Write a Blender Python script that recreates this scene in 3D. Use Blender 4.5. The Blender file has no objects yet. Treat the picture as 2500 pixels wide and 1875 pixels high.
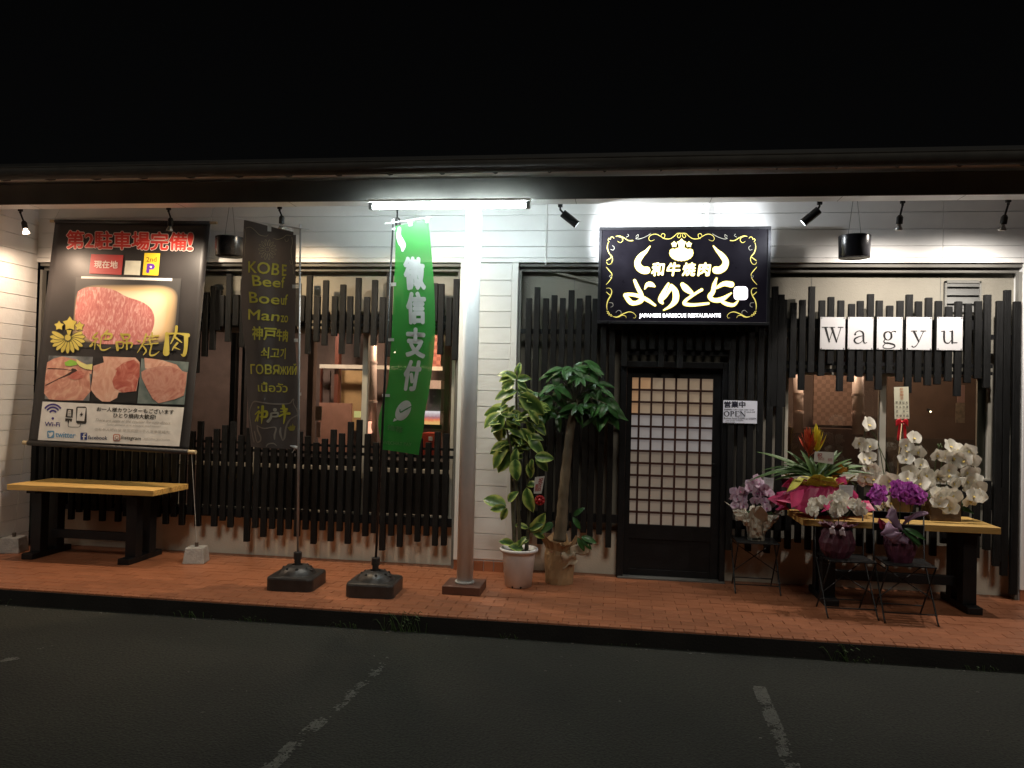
import bpy, bmesh, math, random
from mathutils import Vector, Matrix, noise
random.seed(7)
S = bpy.context.scene
C = S.collection
# ------------------------------------------------------------------ camera
CAM = Vector((0.0, -7.4884, 1.7083)); YAW, PIT, ROL, FPX = -0.1359, 0.0164, 0.0244, 1889.5
f_ = Vector((math.sin(YAW)*math.cos(PIT), math.cos(YAW)*math.cos(PIT), math.sin(PIT)))
r_ = Vector((math.cos(YAW), -math.sin(YAW), 0)); u_ = r_.cross(f_)
r2 = r_*math.cos(ROL)+u_*math.sin(ROL); u2 = -r_*math.sin(ROL)+u_*math.cos(ROL)
cd = bpy.data.cameras.new('camera'); cam = bpy.data.objects.new('camera', cd); C.objects.link(cam)
M3 = Matrix((r2, u2, -f_)).transposed()
cam.matrix_world = Matrix.Translation(CAM) @ M3.to_4x4()
cd.sensor_width = 36; cd.lens = 36*FPX/2500; cd.clip_end = 500; cd.clip_start = .05
S.camera = cam
# ------------------------------------------------------------------ night sky, exposure
w = bpy.data.worlds.new('World'); S.world = w; w.use_nodes = True
nt = w.node_tree; bg = nt.nodes['Background']
sk = nt.nodes.new('ShaderNodeTexSky'); sk.sky_type = 'NISHITA'; sk.sun_disc = False
sk.sun_elevation = math.radians(42); sk.sun_rotation = math.radians(171)
hs = nt.nodes.new('ShaderNodeHueSaturation'); hs.inputs['Saturation'].default_value = .12
nt.links.new(sk.outputs[0], hs.inputs['Color'])
nt.links.new(hs.outputs[0], bg.inputs['Color']); bg.inputs['Strength'].default_value = .00035
S.view_settings.view_transform = 'Standard'; S.view_settings.look = 'None'
S.view_settings.exposure = 0; S.view_settings.gamma = 1; S.view_settings.use_curve_mapping = False
S.cycles.max_bounces = 7; S.cycles.diffuse_bounces = 4; S.cycles.glossy_bounces = 3
S.cycles.transparent_max_bounces = 12; S.cycles.sample_clamp_indirect = 4; S.cycles.caustics_reflective = False
sl = bpy.data.lights.new('sun', 'SUN'); sl.energy = .50; sl.angle = math.radians(14); sl.color = (1, .93, .80)   # dim glow from the street behind the camera
so = bpy.data.objects.new('sun', sl); C.objects.link(so); so.rotation_euler = Vector((-.16, 1, -.92)).to_track_quat('-Z', 'Y').to_euler()
REC = .163     # depth of the recess behind the white boarding

def ray(x, y): return f_ + r2*((x-1250)/FPX) - u2*((y-937.5)/FPX)
def at(x, y, Y=0.0):
    d = ray(x, y); return CAM + d*((Y-CAM.y)/d.y)
def atz(x, y, Z=0.0):
    d = ray(x, y); return CAM + d*((Z-CAM.z)/d.z)
def onplane(x, y, p, n):
    d = ray(x, y); return CAM + d*((p-CAM).dot(n)/d.dot(n))
# ------------------------------------------------------------------ materials
MATS = {}
def mat(name, col, rough=.6, metal=0.0, var=.12, nscale=8.0, bump=.0, bscale=60.0, spec=.5, emit=None, estr=0, col2=None, stretch=None, sheen=0, trans=0):
    if name in MATS: return MATS[name]
    m = bpy.data.materials.new(name); m.use_nodes = True; MATS[name] = m
    t = m.node_tree; b = t.nodes['Principled BSDF']; L = t.links.new
    tc = t.nodes.new('ShaderNodeTexCoord'); mp = t.nodes.new('ShaderNodeMapping')
    L(tc.outputs['Object'], mp.inputs['Vector'])
    if stretch: mp.inputs['Scale'].default_value = stretch
    n = t.nodes.new('ShaderNodeTexNoise'); n.inputs['Scale'].default_value = nscale; n.inputs['Detail'].default_value = 5
    L(mp.outputs[0], n.inputs['Vector'])
    rp = t.nodes.new('ShaderNodeValToRGB'); rp.color_ramp.elements[0].position = .3; rp.color_ramp.elements[1].position = .7
    c2 = col2 or tuple(min(1, c*(1+var)) for c in col); c1 = tuple(c*(1-var) for c in col)
    rp.color_ramp.elements[0].color = (*c1, 1); rp.color_ramp.elements[1].color = (*c2, 1)
    oi = t.nodes.new('ShaderNodeObjectInfo'); hv = t.nodes.new('ShaderNodeHueSaturation')
    mr = t.nodes.new('ShaderNodeMapRange'); mr.inputs[3].default_value = 1-var*.7; mr.inputs[4].default_value = 1+var*.7
    L(oi.outputs['Random'], mr.inputs[0]); L(mr.outputs[0], hv.inputs['Value'])
    L(n.outputs['Fac'], rp.inputs['Fac']); L(rp.outputs[0], hv.inputs['Color']); L(hv.outputs[0], b.inputs['Base Color'])
    r = t.nodes.new('ShaderNodeMapRange'); r.inputs[3].default_value = max(.02, rough-.08); r.inputs[4].default_value = min(1, rough+.08)
    L(n.outputs['Fac'], r.inputs[0]); L(r.outputs[0], b.inputs['Roughness'])
    b.inputs['Metallic'].default_value = metal; b.inputs['Specular IOR Level'].default_value = spec
    if sheen: b.inputs['Sheen Weight'].default_value = sheen
    if trans: b.inputs['Transmission Weight'].default_value = trans
    if bump:
        n2 = t.nodes.new('ShaderNodeTexNoise'); n2.inputs['Scale'].default_value = bscale; n2.inputs['Detail'].default_value = 4
        L(mp.outputs[0], n2.inputs['Vector']); bp = t.nodes.new('ShaderNodeBump'); bp.inputs['Strength'].default_value = bump
        bp.inputs['Distance'].default_value = .01; L(n2.outputs['Fac'], bp.inputs['Height']); L(bp.outputs[0], b.inputs['Normal'])
    if emit: b.inputs['Emission Color'].default_value = (*emit, 1); b.inputs['Emission Strength'].default_value = estr
    return m
def translucent(m, f=.35):
    t = m.node_tree; b = t.nodes['Principled BSDF']; out = t.nodes['Material Output']
    tr = t.nodes.new('ShaderNodeBsdfTranslucent'); mx = t.nodes.new('ShaderNodeMixShader'); mx.inputs[0].default_value = f
    src = b.inputs['Base Color'].links[0].from_socket
    t.links.new(src, tr.inputs['Color']); t.links.new(b.outputs[0], mx.inputs[1]); t.links.new(tr.outputs[0], mx.inputs[2])
    t.links.new(mx.outputs[0], out.inputs['Surface']); return m
def sheer(m, f=.2):
    t = m.node_tree; out = t.nodes['Material Output']; src = out.inputs['Surface'].links[0].from_socket
    tr = t.nodes.new('ShaderNodeBsdfTransparent'); mx = t.nodes.new('ShaderNodeMixShader'); mx.inputs[0].default_value = f
    t.links.new(src, mx.inputs[1]); t.links.new(tr.outputs[0], mx.inputs[2]); t.links.new(mx.outputs[0], out.inputs['Surface']); return m
WHITE = mat('white_painted_board', (.80, .80, .79), .38, var=.05, nscale=3, bump=.15, bscale=25)
WTRIM = mat('white_trim_paint', (.80, .80, .78), .35, var=.04, nscale=5, bump=.08)
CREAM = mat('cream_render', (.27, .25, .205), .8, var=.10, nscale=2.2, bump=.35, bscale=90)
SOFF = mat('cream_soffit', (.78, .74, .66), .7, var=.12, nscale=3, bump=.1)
BEAM = mat('brown_painted_steel', (.16, .155, .14), .8, var=.2, nscale=3, bump=.1)
GUT = mat('dark_gutter', (.07, .066, .06), .85, var=.15, spec=.15)
SLAT = mat('black_stained_timber', (.0075, .0075, .0075), .62, var=.5, nscale=6, bump=.5, bscale=40, stretch=(9, 9, .8), spec=.22)
BLACKW = mat('black_lacquered_wood', (.007, .007, .008), .5, var=.3, nscale=8, bump=.2, spec=.3)
TILE = mat('terracotta_tile', (.33, .125, .060), .42, var=.16, nscale=2.2, bump=.15, bscale=120)
GROUT = mat('grey_grout', (.19, .08, .045), .85, var=.2, nscale=20)
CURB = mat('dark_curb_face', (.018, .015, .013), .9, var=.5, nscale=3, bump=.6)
POLE = mat('grey_painted_post', (.80, .82, .82), .5, var=.06, nscale=4, bump=.06)
BLK = mat('black_metal', (.006, .006, .0065), .42, metal=.2, var=.2)
BLKP = mat('black_plastic', (.032, .029, .027), .42, var=.25, nscale=15, bump=.15)
ALU = mat('beige_aluminium', (.50, .47, .40), .4, metal=.2, var=.06)
STEEL = mat('stainless_duct', (.80, .64, .58), .4, metal=.25, var=.1)
YWOOD = mat('yellow_pine', (.62, .385, .115), .55, var=.28, nscale=5, bump=.3, bscale=30, stretch=(.6, 8, 8))
CONC = mat('grey_concrete', (.38, .37, .35), .9, var=.18, nscale=14, bump=.6)
WPLAS = mat('white_plastic', (.72, .72, .73), .35, var=.04)
# glass: mostly clear with a fresnel reflection
def glass_mat():
    m = bpy.data.materials.new('window_glass'); m.use_nodes = True; t = m.node_tree; t.nodes.clear()
    o = t.nodes.new('ShaderNodeOutputMaterial'); g = t.nodes.new('ShaderNodeBsdfGlossy'); g.inputs['Roughness'].default_value = .02
    n = t.nodes.new('ShaderNodeTexNoise'); n.inputs['Scale'].default_value = 1.5
    bp = t.nodes.new('ShaderNodeBump'); bp.inputs['Strength'].default_value = .02; t.links.new(n.outputs[0], bp.inputs['Height']); t.links.new(bp.outputs[0], g.inputs['Normal'])
    tr = t.nodes.new('ShaderNodeBsdfTransparent'); tr.inputs['Color'].default_value = (.88, .9, .88, 1)
    fr = t.nodes.new('ShaderNodeFresnel'); fr.inputs['IOR'].default_value = 1.5; mx = t.nodes.new('ShaderNodeMixShader')
    t.links.new(fr.outputs[0], mx.inputs[0]); t.links.new(tr.outputs[0], mx.inputs[1]); t.links.new(g.outputs[0], mx.inputs[2]); t.links.new(mx.outputs[0], o.inputs[0]); return m
GLASS = glass_mat()
# ------------------------------------------------------------------ mesh helpers
ORG = {}
def org(o): return ORG.get(o, Vector((0, 0, 0))) if o else Vector((0, 0, 0))
class MB:
    def __init__(s): s.v = []; s.f = []; s.uv = {}
    def add(s, vs, fs):
        k = len(s.v); s.v += [Vector(v) for v in vs]; s.f += [tuple(i+k for i in q) for q in fs]; return s
    def box(s, x0, x1, y0, y1, z0, z1):
        return s.add([(x0,y0,z0),(x1,y0,z0),(x1,y1,z0),(x0,y1,z0),(x0,y0,z1),(x1,y0,z1),(x1,y1,z1),(x0,y1,z1)],
                     [(0,3,2,1),(4,5,6,7),(0,1,5,4),(1,2,6,5),(2,3,7,6),(3,0,4,7)])
    def quad(s, a, b, c, d): return s.add([a, b, c, d], [(0, 1, 2, 3)])
    def tube(s, pts, r, n=8, caps=True):
        pts = [Vector(p) for p in pts]; rs = r if isinstance(r, (list, tuple)) else [r]*len(pts)
        k = len(s.v); prev = None
        for i, p in enumerate(pts):
            t = (pts[min(i+1, len(pts)-1)]-pts[max(i-1, 0)]).normalized()
            a = t.orthogonal().normalized() if prev is None else (prev - t*prev.dot(t)).normalized()
            prev = a; b = t.cross(a)
            for j in range(n):
                q = 2*math.pi*j/n; s.v.append(p+(a*math.cos(q)+b*math.sin(q))*rs[i])
        for i in range(len(pts)-1):
            for j in range(n):
                s.f.append((k+i*n+j, k+i*n+(j+1) % n, k+(i+1)*n+(j+1) % n, k+(i+1)*n+j))
        if caps:
            s.f.append(tuple(k+j for j in range(n))[::-1]); s.f.append(tuple(k+(len(pts)-1)*n+j for j in range(n)))
        return s
    def lathe(s, c, prof, n=24, fn=None, caps=True):
        c = Vector(c); k = len(s.v)
        for (r, z) in prof:
            for j in range(n):
                a = 2*math.pi*j/n; rr, zz = (r, z) if fn is None else fn(r, z, a)
                s.v.append(c+Vector((rr*math.cos(a), rr*math.sin(a), zz)))
        for i in range(len(prof)-1):
            for j in range(n): s.f.append((k+i*n+j, k+i*n+(j+1) % n, k+(i+1)*n+(j+1) % n, k+(i+1)*n+j))
        if caps:
            s.f.append(tuple(k+j for j in range(n))[::-1]); s.f.append(tuple(k+(len(prof)-1)*n+j for j in range(n)))
        return s
    def ball(s, c, r, n=12, sc=(1, 1, 1)):
        prof = [(max(.0005, r*math.sin(math.pi*i/(n//2))), -r*math.cos(math.pi*i/(n//2))) for i in range(n//2+1)]
        k = len(s.v); s.lathe((0, 0, 0), prof, n); c = Vector(c)
        for i in range(k, len(s.v)): v = s.v[i]; s.v[i] = c+Vector((v.x*sc[0], v.y*sc[1], v.z*sc[2]))
        return s
    def grid(s, fn, nu, nv):
        k = len(s.v)
        for j in range(nv+1):
            for i in range(nu+1): s.v.append(Vector(fn(i/nu, j/nv)))
        for j in range(nv):
            for i in range(nu):
                a = k+j*(nu+1)+i; s.f.append((a, a+1, a+nu+2, a+nu+1))
        return s
    def mesh(s, name, m, o=None, smooth=False):
        me = bpy.data.meshes.new(name); o = o or Vector((0, 0, 0))
        me.from_pydata([v-o for v in s.v], [], s.f); me.materials.append(m)
        if smooth:
            for p in me.polygons: p.use_smooth = True
        me.update(); return me
    def build(s, name, m, parent=None, smooth=False, bevel=0, solid=0, at_=None):
        o0 = org(parent); base = Vector(at_) if at_ is not None else o0
        ob = bpy.data.objects.new(name, s.mesh(name, m, base, smooth)); C.objects.link(ob)
        if parent: ob.parent = parent
        ob.location = base-o0; ORG[ob] = base
        if solid: q = ob.modifiers.new('s', 'SOLIDIFY'); q.thickness = solid; q.offset = 0
        if bevel: q = ob.modifiers.new('b', 'BEVEL'); q.width = bevel; q.segments = 2; q.limit_method = 'ANGLE'; q.angle_limit = .6
        if bevel and smooth: pass
        return ob
def tag(o, label=None, cat=None, group=None, kind=None):
    if label: o['label'] = label
    if cat: o['category'] = cat
    if group: o['group'] = group
    if kind: o['kind'] = kind
    return o
def thing(name, loc, label, cat, group=None):
    o = bpy.data.objects.new(name, None); C.objects.link(o); o.location = loc; o.empty_display_size = .1; ORG[o] = Vector(loc)
    return tag(o, label, cat, group)
def inst(name, me, parent, loc, rot=None, scale=None):
    o = bpy.data.objects.new(name, me); C.objects.link(o); o.parent = parent
    o.location = Vector(loc)-org(parent); ORG[o] = Vector(loc)
    if rot is not None:
        if isinstance(rot, Matrix): o.rotation_mode = 'QUATERNION'; o.rotation_quaternion = rot.to_quaternion()
        else: o.rotation_euler = rot
    if scale is not None: o.scale = (scale,)*3 if isinstance(scale, (int, float)) else scale
    return o
def unit_box(name, m, bevel=0.0):   # unit cube, bevelled a little through geometry when asked
    bm = bmesh.new(); bmesh.ops.create_cube(bm, size=1)
    me = bpy.data.meshes.new(name); bm.to_mesh(me); bm.free(); me.materials.append(m); return me
def bbox_mesh(name, m, sx, sy, sz, bev):
    bm = bmesh.new(); bmesh.ops.create_cube(bm, size=1)
    bmesh.ops.scale(bm, vec=(sx, sy, sz), verts=bm.verts)
    if bev: bmesh.ops.bevel(bm, geom=bm.edges[:]+bm.verts[:], offset=bev, segments=1, affect='EDGES')
    me = bpy.data.meshes.new(name); bm.to_mesh(me); bm.free(); me.materials.append(m); return me
# ------------------------------------------------------------------ lettering
_tx = {}
def text2d(s, bold=0.0, shear=0.0, spacing=1.0):
    key = (s, bold, shear, spacing)
    if key in _tx: return _tx[key]
    cu = bpy.data.curves.new('t', 'FONT'); cu.body = s; cu.offset = bold; cu.shear = shear; cu.space_character = spacing; cu.resolution_u = 3
    ob = bpy.data.objects.new('t', cu); C.objects.link(ob); bpy.context.view_layer.update()
    me = ob.evaluated_get(bpy.context.evaluated_depsgraph_get()).to_mesh()
    vs = [(v.co.x, v.co.y) for v in me.vertices]; fs = [tuple(p.vertices) for p in me.polygons]
    ob.to_mesh_clear(); bpy.data.objects.remove(ob); bpy.data.curves.remove(cu)
    if vs:
        x0 = min(v[0] for v in vs); x1 = max(v[0] for v in vs); y0 = min(v[1] for v in vs); y1 = max(v[1] for v in vs)
        vs = [((x-x0)/max(1e-6, x1-x0), (y-y0)/max(1e-6, y1-y0)) for x, y in vs]
    _tx[key] = (vs, fs); return _tx[key]
def Q(x0, y0, x1, y1, sl=0.0, ln=0.0):   # pixel box -> TL,TR,BR,BL; sl: right side lower by sl*width; ln: bottom shifted by ln*height
    W = x1-x0; H = y1-y0
    return [(x0, y0), (x1, y0+sl*W), (x1+ln*H, y1+sl*W), (x0+ln*H, y1)]
def qmap(q, a, b):   # a to the right, b upwards
    (ax, ay), (bx, by), (cx, cy), (dx, dy) = q; t = 1-b
    return (ax*(1-a)*(1-t)+bx*a*(1-t)+cx*a*t+dx*(1-a)*t, ay*(1-a)*(1-t)+by*a*(1-t)+cy*a*t+dy*(1-a)*t)
def letters(mb, s, quad, surf, d, bold=0.0, shear=0.0, spacing=1.0):
    vs, fs = text2d(s, 0.0, shear, spacing)
    P_ = [qmap(quad, a, b) for a, b in vs]; H_ = abs(quad[3][1]-quad[0][1])
    if not bold: mb.add([surf(x, y, d) for x, y in P_], fs); return
    r = bold*H_*.85; offs = [(0, 0)]+[(r*math.cos(k*math.pi/4), r*math.sin(k*math.pi/4)) for k in range(8)]
    for i, (ox, oy) in enumerate(offs):     # a heavier weight: the same glyph laid down nine times a hair apart
        mb.add([surf(x+ox, y+oy, d+.00002*i) for x, y in P_], fs)
def spline(pts, n=8):
    out = []
    P_ = [pts[0]]+list(pts)+[pts[-1]]
    for i in range(1, len(P_)-2):
        p0, p1, p2, p3 = P_[i-1:i+3]
        for k in range(n):
            t = k/n
            out.append(tuple(.5*((2*b)+(-a+c)*t+(2*a-5*b+4*c-d)*t*t+(-a+3*b-3*c+d)*t**3) for a, b, c, d in zip(p0, p1, p2, p3)))
    out.append(tuple(pts[-1])); return out
def brush(mb, pts, surf, d, grow=0.0, n=7):
    """pts: (x, y, width) in px; ribbon of varying width with round ends."""
    s = spline(pts, n); L = []; R = []
    for i, (x, y, wd) in enumerate(s):
        a = s[max(0, i-1)]; b = s[min(len(s)-1, i+1)]; dx, dy = b[0]-a[0], b[1]-a[1]; l = math.hypot(dx, dy) or 1
        h = wd/2+grow; L.append((x-dy/l*h, y+dx/l*h)); R.append((x+dy/l*h, y-dx/l*h))
    k = len(s); vs = [surf(x, y, d) for x, y in L]+[surf(x, y, d) for x, y in R]
    mb.add(vs, [(i, i+1, k+i+1, k+i) for i in range(k-1)])
    for e in (0, -1):
        x, y, wd = s[e]; h = wd/2+grow
        if h > .8: disc(mb, x, y, h, surf, d+.0003*(1 if e else 2))
def disc(mb, x, y, r, surf, d, ry=None, n=12, a0=0, rot=0):
    ry = ry or r; cs, sn = math.cos(rot), math.sin(rot)
    mb.add([surf(x+r*math.cos(2*math.pi*j/n)*cs-ry*math.sin(2*math.pi*j/n)*sn, y+r*math.cos(2*math.pi*j/n)*sn+ry*math.sin(2*math.pi*j/n)*cs, d) for j in range(n)], [tuple(range(n))])
def poly(mb, pts, surf, d):
    import mathutils.geometry as mg
    tri = mg.tessellate_polygon([[Vector((x, y, 0)) for x, y in pts]])
    mb.add([surf(x, y, d) for x, y in pts], [tuple(t) for t in tri])
def flat(Y):
    return lambda x, y, d: at(x, y, Y-d)
def rrect(x0, y0, x1, y1, r, n=4):
    o = []
    for cx, cy, a in ((x1-r, y0+r, -90), (x1-r, y1-r, 0), (x0+r, y1-r, 90), (x0+r, y0+r, 180)):
        for k in range(n+1): q = math.radians(a+90*k/n); o.append((cx+r*math.cos(q), cy+r*math.sin(q)))
    return o
# ================================================================== ground
def asphalt_mat():
    m = bpy.data.materials.new('asphalt'); m.use_nodes = True; t = m.node_tree; b = t.nodes['Principled BSDF']; L = t.links.new
    tc = t.nodes.new('ShaderNodeTexCoord')
    def N(sc, det=6): n = t.nodes.new('ShaderNodeTexNoise'); n.inputs['Scale'].default_value = sc; n.inputs['Detail'].default_value = det; L(tc.outputs['Object'], n.inputs['Vector']); return n
    a = N(.9); g = N(62, 6); v = t.nodes.new('ShaderNodeTexVoronoi'); v.inputs['Scale'].default_value = 70; L(tc.outputs['Object'], v.inputs['Vector'])
    r = t.nodes.new('ShaderNodeValToRGB'); r.color_ramp.elements[0].position = .25; r.color_ramp.elements[1].position = .8
    r.color_ramp.elements[0].color = (.009, .0105, .0075, 1); r.color_ramp.elements[1].color = (.025, .0270, .0195, 1)
    L(a.outputs['Fac'], r.inputs[0])
    mx = t.nodes.new('ShaderNodeMix'); mx.data_type = 'RGBA'; mx.blend_type = 'MULTIPLY'; mx.inputs[0].default_value = .8
    r2_ = t.nodes.new('ShaderNodeValToRGB'); r2_.color_ramp.elements[0].color = (.15, .15, .15, 1); r2_.color_ramp.elements[1].color = (1.9, 1.9, 1.8, 1); r2_.color_ramp.elements[0].position = .34; r2_.color_ramp.elements[1].position = .68
    L(g.outputs['Fac'], r2_.inputs[0]); L(r.outputs[0], mx.inputs[6]); L(r2_.outputs[0], mx.inputs[7]); L(mx.outputs[2], b.inputs['Base Color'])
    b.inputs['Roughness'].default_value = .88
    bp = t.nodes.new('ShaderNodeBump'); bp.inputs['Strength'].default_value = .8; bp.inputs['Distance'].default_value = .006
    L(v.outputs['Distance'], bp.inputs['Height']); L(bp.outputs[0], b.inputs['Normal']); return m
ASPH = asphalt_mat()
GZ = -.13
g = MB(); g.add([(-150, -150, GZ), (150, -150, GZ), (150, 150, GZ), (-150, 150, GZ)], [(0, 1, 2, 3)])
tag(g.build('ground', ASPH), kind='structure')
# worn painted parking lines: ragged patches a few mm above the asphalt
PAINT = mat('worn_white_road_paint', (.11, .112, .10), .85, var=.35, nscale=30, bump=.6)
def paint_line(a, b, wd, keep, seed):
    rnd = random.Random(seed); a = Vector(a); b = Vector(b); L_ = (b-a).length; d = (b-a)/L_; n = Vector((-d.y, d.x, 0)); mb = MB()
    s = .0; step = .011; cols = max(3, int(wd/.010))
    while s < L_:
        for j in range(cols):
            o = -wd/2+wd*j/cols
            p = a+d*s+n*o; k = noise.noise(Vector((p.x*7, p.y*7, seed)))+.45*noise.noise(Vector((p.x*30, p.y*30, seed)))+.5*noise.noise(Vector((p.x*75, p.y*75, seed)))+.25*(2*abs(o)/wd)
            if k > keep(s/L_) or False: continue
            e = [rnd.uniform(-.004, .004) for _ in range(4)]
            z = GZ+.004
            q0 = p+n*e[0]; q1 = p+d*step+n*e[1]; q2 = p+d*step+n*(wd/cols+e[2]); q3 = p+n*(wd/cols+e[3])
            mb.add([(q.x, q.y, z) for q in (q0, q1, q2, q3)], [(0, 1, 2, 3)])
        s += step
    return mb
for (a, b, k_, sd) in (((-1.52, -2.17), (-1.68, -4.4), lambda t: -.10+.20*min(1, t*1.6), 1), ((.945, -2.27), (.885, -4.4), lambda t: .12, 5), ((-3.93, -2.42), (-4.13, -4.0), lambda t: -.2+.2*t, 9)):
    tag(paint_line((*a, 0), (*b, 0), .085, k_, sd).build('painted_line', PAINT), kind='structure')
# pebbles and weeds by the kerb
pb = MB()
for i in range(150):
    x = random.uniform(-6.5, 4.2); y = -1.62-abs(random.gauss(0, .9)) if i % 2 else -1.62-random.uniform(0, .08)
    r = random.uniform(.003, .009); pb.ball((x, y, GZ+r*.4), r, 6, (random.uniform(.7, 1.6), 1, .6))
tag(pb.build('gravel', mat('grey_pebble', (.16, .155, .14), .9, var=.5)), kind='stuff')
WEED = mat('weed_leaf', (.055, .10, .025), .6, var=.3)
wd_ = MB()
for (cx, n, hh) in ((-1.62, 34, .20), (-3.35, 14, .07), (-2.85, 12, .06), (1.63, 14, .15), (1.72, 10, .05), (-.78, 8, .05), (-5.6, 16, .08), (-5.1, 10, .06), (.1, 6, .04), (2.6, 12, .05), (-2.1, 10, .07), (3.1, 8, .05)):
    for i in range(n):
        a = random.uniform(0, 6.28); x = cx+random.gauss(0, .07); y = -1.625-random.uniform(0, .03); h = hh*random.uniform(.4, 1.1); l = h*random.uniform(.3, 1.1); wt = .004
        dx, dy = math.cos(a), min(.1, math.sin(a))
        p = [Vector((x+dx*l*t, y+dy*l*t, GZ+h*(t*1.5-.8*t*t*t))) for t in (0, .35, .7, 1)]
        for k in range(3): wd_.add([p[k]+Vector((0, 0, 0)), p[k]+Vector((wt, wt*.5, .002)), p[k+1]+Vector((wt*.6, wt*.3, .002)), p[k+1]], [(0, 1, 2, 3)])
tag(wd_.build('weeds', WEED), kind='stuff')
# ================================================================== tiled porch
PD = 1.6; PX0, PX1 = -6.18, 9.0
porch = MB(); porch.box(-9, PX1, -PD+.004, .4, GZ-.2, -.006)
porch = tag(porch.build('porch_floor', GROUT), kind='structure')
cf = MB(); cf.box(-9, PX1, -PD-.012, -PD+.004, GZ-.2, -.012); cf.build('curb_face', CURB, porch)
tm = bbox_mesh('tile', TILE, .1965, .0965, .02, .0025); nm = bbox_mesh('nosing_tile', TILE, .074, .058, .024, .004)
rows = []; y = -PD+.062
stf = MB(); ri = 0; cnt = 0
while y < .17:
    off = (ri % 2)*.1
    x = PX0+off
    while x < 8.9:
        cx, cy = x+.1, y+.05; z = -.008+random.uniform(-.0012, .0012)
        if ri < 6 and cnt < 300 and x < 3.5:
            cnt += 1; inst('tile', tm, porch, (cx, cy, z))
        else: stf.box(cx-.0983, cx+.0983, cy-.0483, cy+.0483, z-.01, z+.0095)
        x += .2
    y += .1; ri += 1
x = -9
while x < PX0-.1: stf.box(x, x+.194, -PD+.062, -.1, -.018, .0015); x += .2
tag(stf.build('tile_field', TILE, porch, bevel=0), kind='stuff')
x = PX0; nst = MB()
while x < 8.9:
    if x < 3.4: inst('nosing_tile', nm, porch, (x+.038, -PD+.031-.004, -.009+random.uniform(-.001, .001)))
    else: nst.box(x+.001, x+.075, -PD-.002, -PD+.056, -.021, .002)
    x += .078
tag(nst.build('nosing_field', TILE, porch), kind='stuff')
# ================================================================== restaurant building
bld = thing('restaurant_building', (-1.2, .6, 0), 'low white-boarded restaurant with dark eaves, wide windows and a black slatted front', 'building')
BX0, BX1 = -6.18, 8.6; LZ = 3.02; TOP = 3.64
def boards(wall, x0, x1, z0, z1, joints=(), face_y=0.0, h=.155):
    z = z1; 
    while z > z0+.01:
        zb = max(z0, z-h); xs = [x0]+[j for j in joints if x0 < j < x1]+[x1]
        for a, b in zip(xs, xs[1:]):
            m = MB(); m.box(a+.0015, b-.0015, face_y-.014, face_y+.002, zb+.003, z-.003)
            m.build('siding_board', WHITE, wall, bevel=.002, at_=((a+b)/2, face_y, (z+zb)/2))
        z = zb
fw = MB(); fw.box(BX0, BX1, .002, REC+.02, LZ+.005, TOP); fw = fw.build('upper_wall', WHITE, bld)
boards(fw, BX0, BX1, LZ+.045, TOP, (-4.2, -.72, .93, 2.9))
tr = MB(); tr.box(BX0, BX1, -.022, .002, LZ, LZ+.042); tr.build('lintel_trim', WTRIM, fw, bevel=.003)
def pier(x0, x1):
    p = MB(); p.box(x0, x1, .002, REC+.02, .0, LZ-.002); p = p.build('pier', WHITE, bld)
    boards(p, x0+.062, x1-.062 if x1 < 4 else x1, .115, LZ-.02)
    for a in ((x0, x0+.06), (x1-.06, x1)):
        if a[1] > 4.3: continue
        t = MB(); t.box(a[0], a[1], -.024, .0015, .10, LZ-.002); t.build('corner_trim', WTRIM, p, bevel=.003)
    k = x0+.004
    while k < x1-.02:
        t = MB(); t.box(k, min(x1, k+.094), -.02, -.001, .002, .098); t.build('skirting_tile', TILE, p, bevel=.003, at_=(k+.05, -.01, .05)); k += .1
pier(-1.56, -.985); pier(3.585, BX1)
for (x0, x1) in ((-6.15, -1.56), (-.985, 3.585)):   # shutter rails under the lintel and dark jamb guides
    r = MB(); r.box(x0, x1, .012, .05, LZ-.035, LZ-.002); r.box(x0, x1, .07, .13, LZ-.075, LZ-.001); r.box(x0, x1, .051, .069, LZ-.02, LZ-.004)
    r.build('shutter_rail', BEAM, bld)
    for xx in (x0+.002, x1-.03):
        r = MB(); r.box(xx, xx+.028, .01, .07, .0, LZ-.076); r.build('jamb_guide', BEAM, bld)
# return wall at the left
rw = MB(); rw.box(-6.6, BX0, -2.4, .002, -.1, TOP); rw = rw.build('return_wall', WHITE, bld)
z = .0
while z < TOP-.01:
    zt = min(TOP, z+.155); m = MB(); m.box(BX0-.002, BX0+.014, -2.4, -.003, z+.003, zt-.003); m.build('siding_board', WHITE, rw, bevel=.002, at_=(BX0, -1, (z+zt)/2)); z = zt
# recessed wall with the openings of two windows and the door
DX0, DX1, DZ = .085, .985, 2.02
LW = (-4.62, -1.625, .45, 2.36); RW = (1.575, 3.40, 1.03, 2.03)
rc = MB(); y0, y1 = REC, REC+.1
for (x0, x1, z0, z1) in ((BX0, LW[0], 0, LZ), (LW[0], LW[1], 0, LW[2]), (LW[0], LW[1], LW[3], LZ), (LW[1], -1.5, 0, LZ),
                         (-1.0, DX0, 0, LZ), (DX0, DX1, DZ, LZ), (DX1, RW[0], 0, LZ), (RW[0], RW[1], 0, RW[2]), (RW[0], RW[1], RW[3], LZ), (RW[1], 3.65, 0, LZ)):
    rc.box(x0, x1, y0, y1, z0, z1)
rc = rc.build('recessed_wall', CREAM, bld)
LITW = mat('lit_lower_wall_render', (.66, .62, .52), .8, var=.12, nscale=3, bump=.3, bscale=60)  # same wall; its brighter light is painted in as a paler panel
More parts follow.
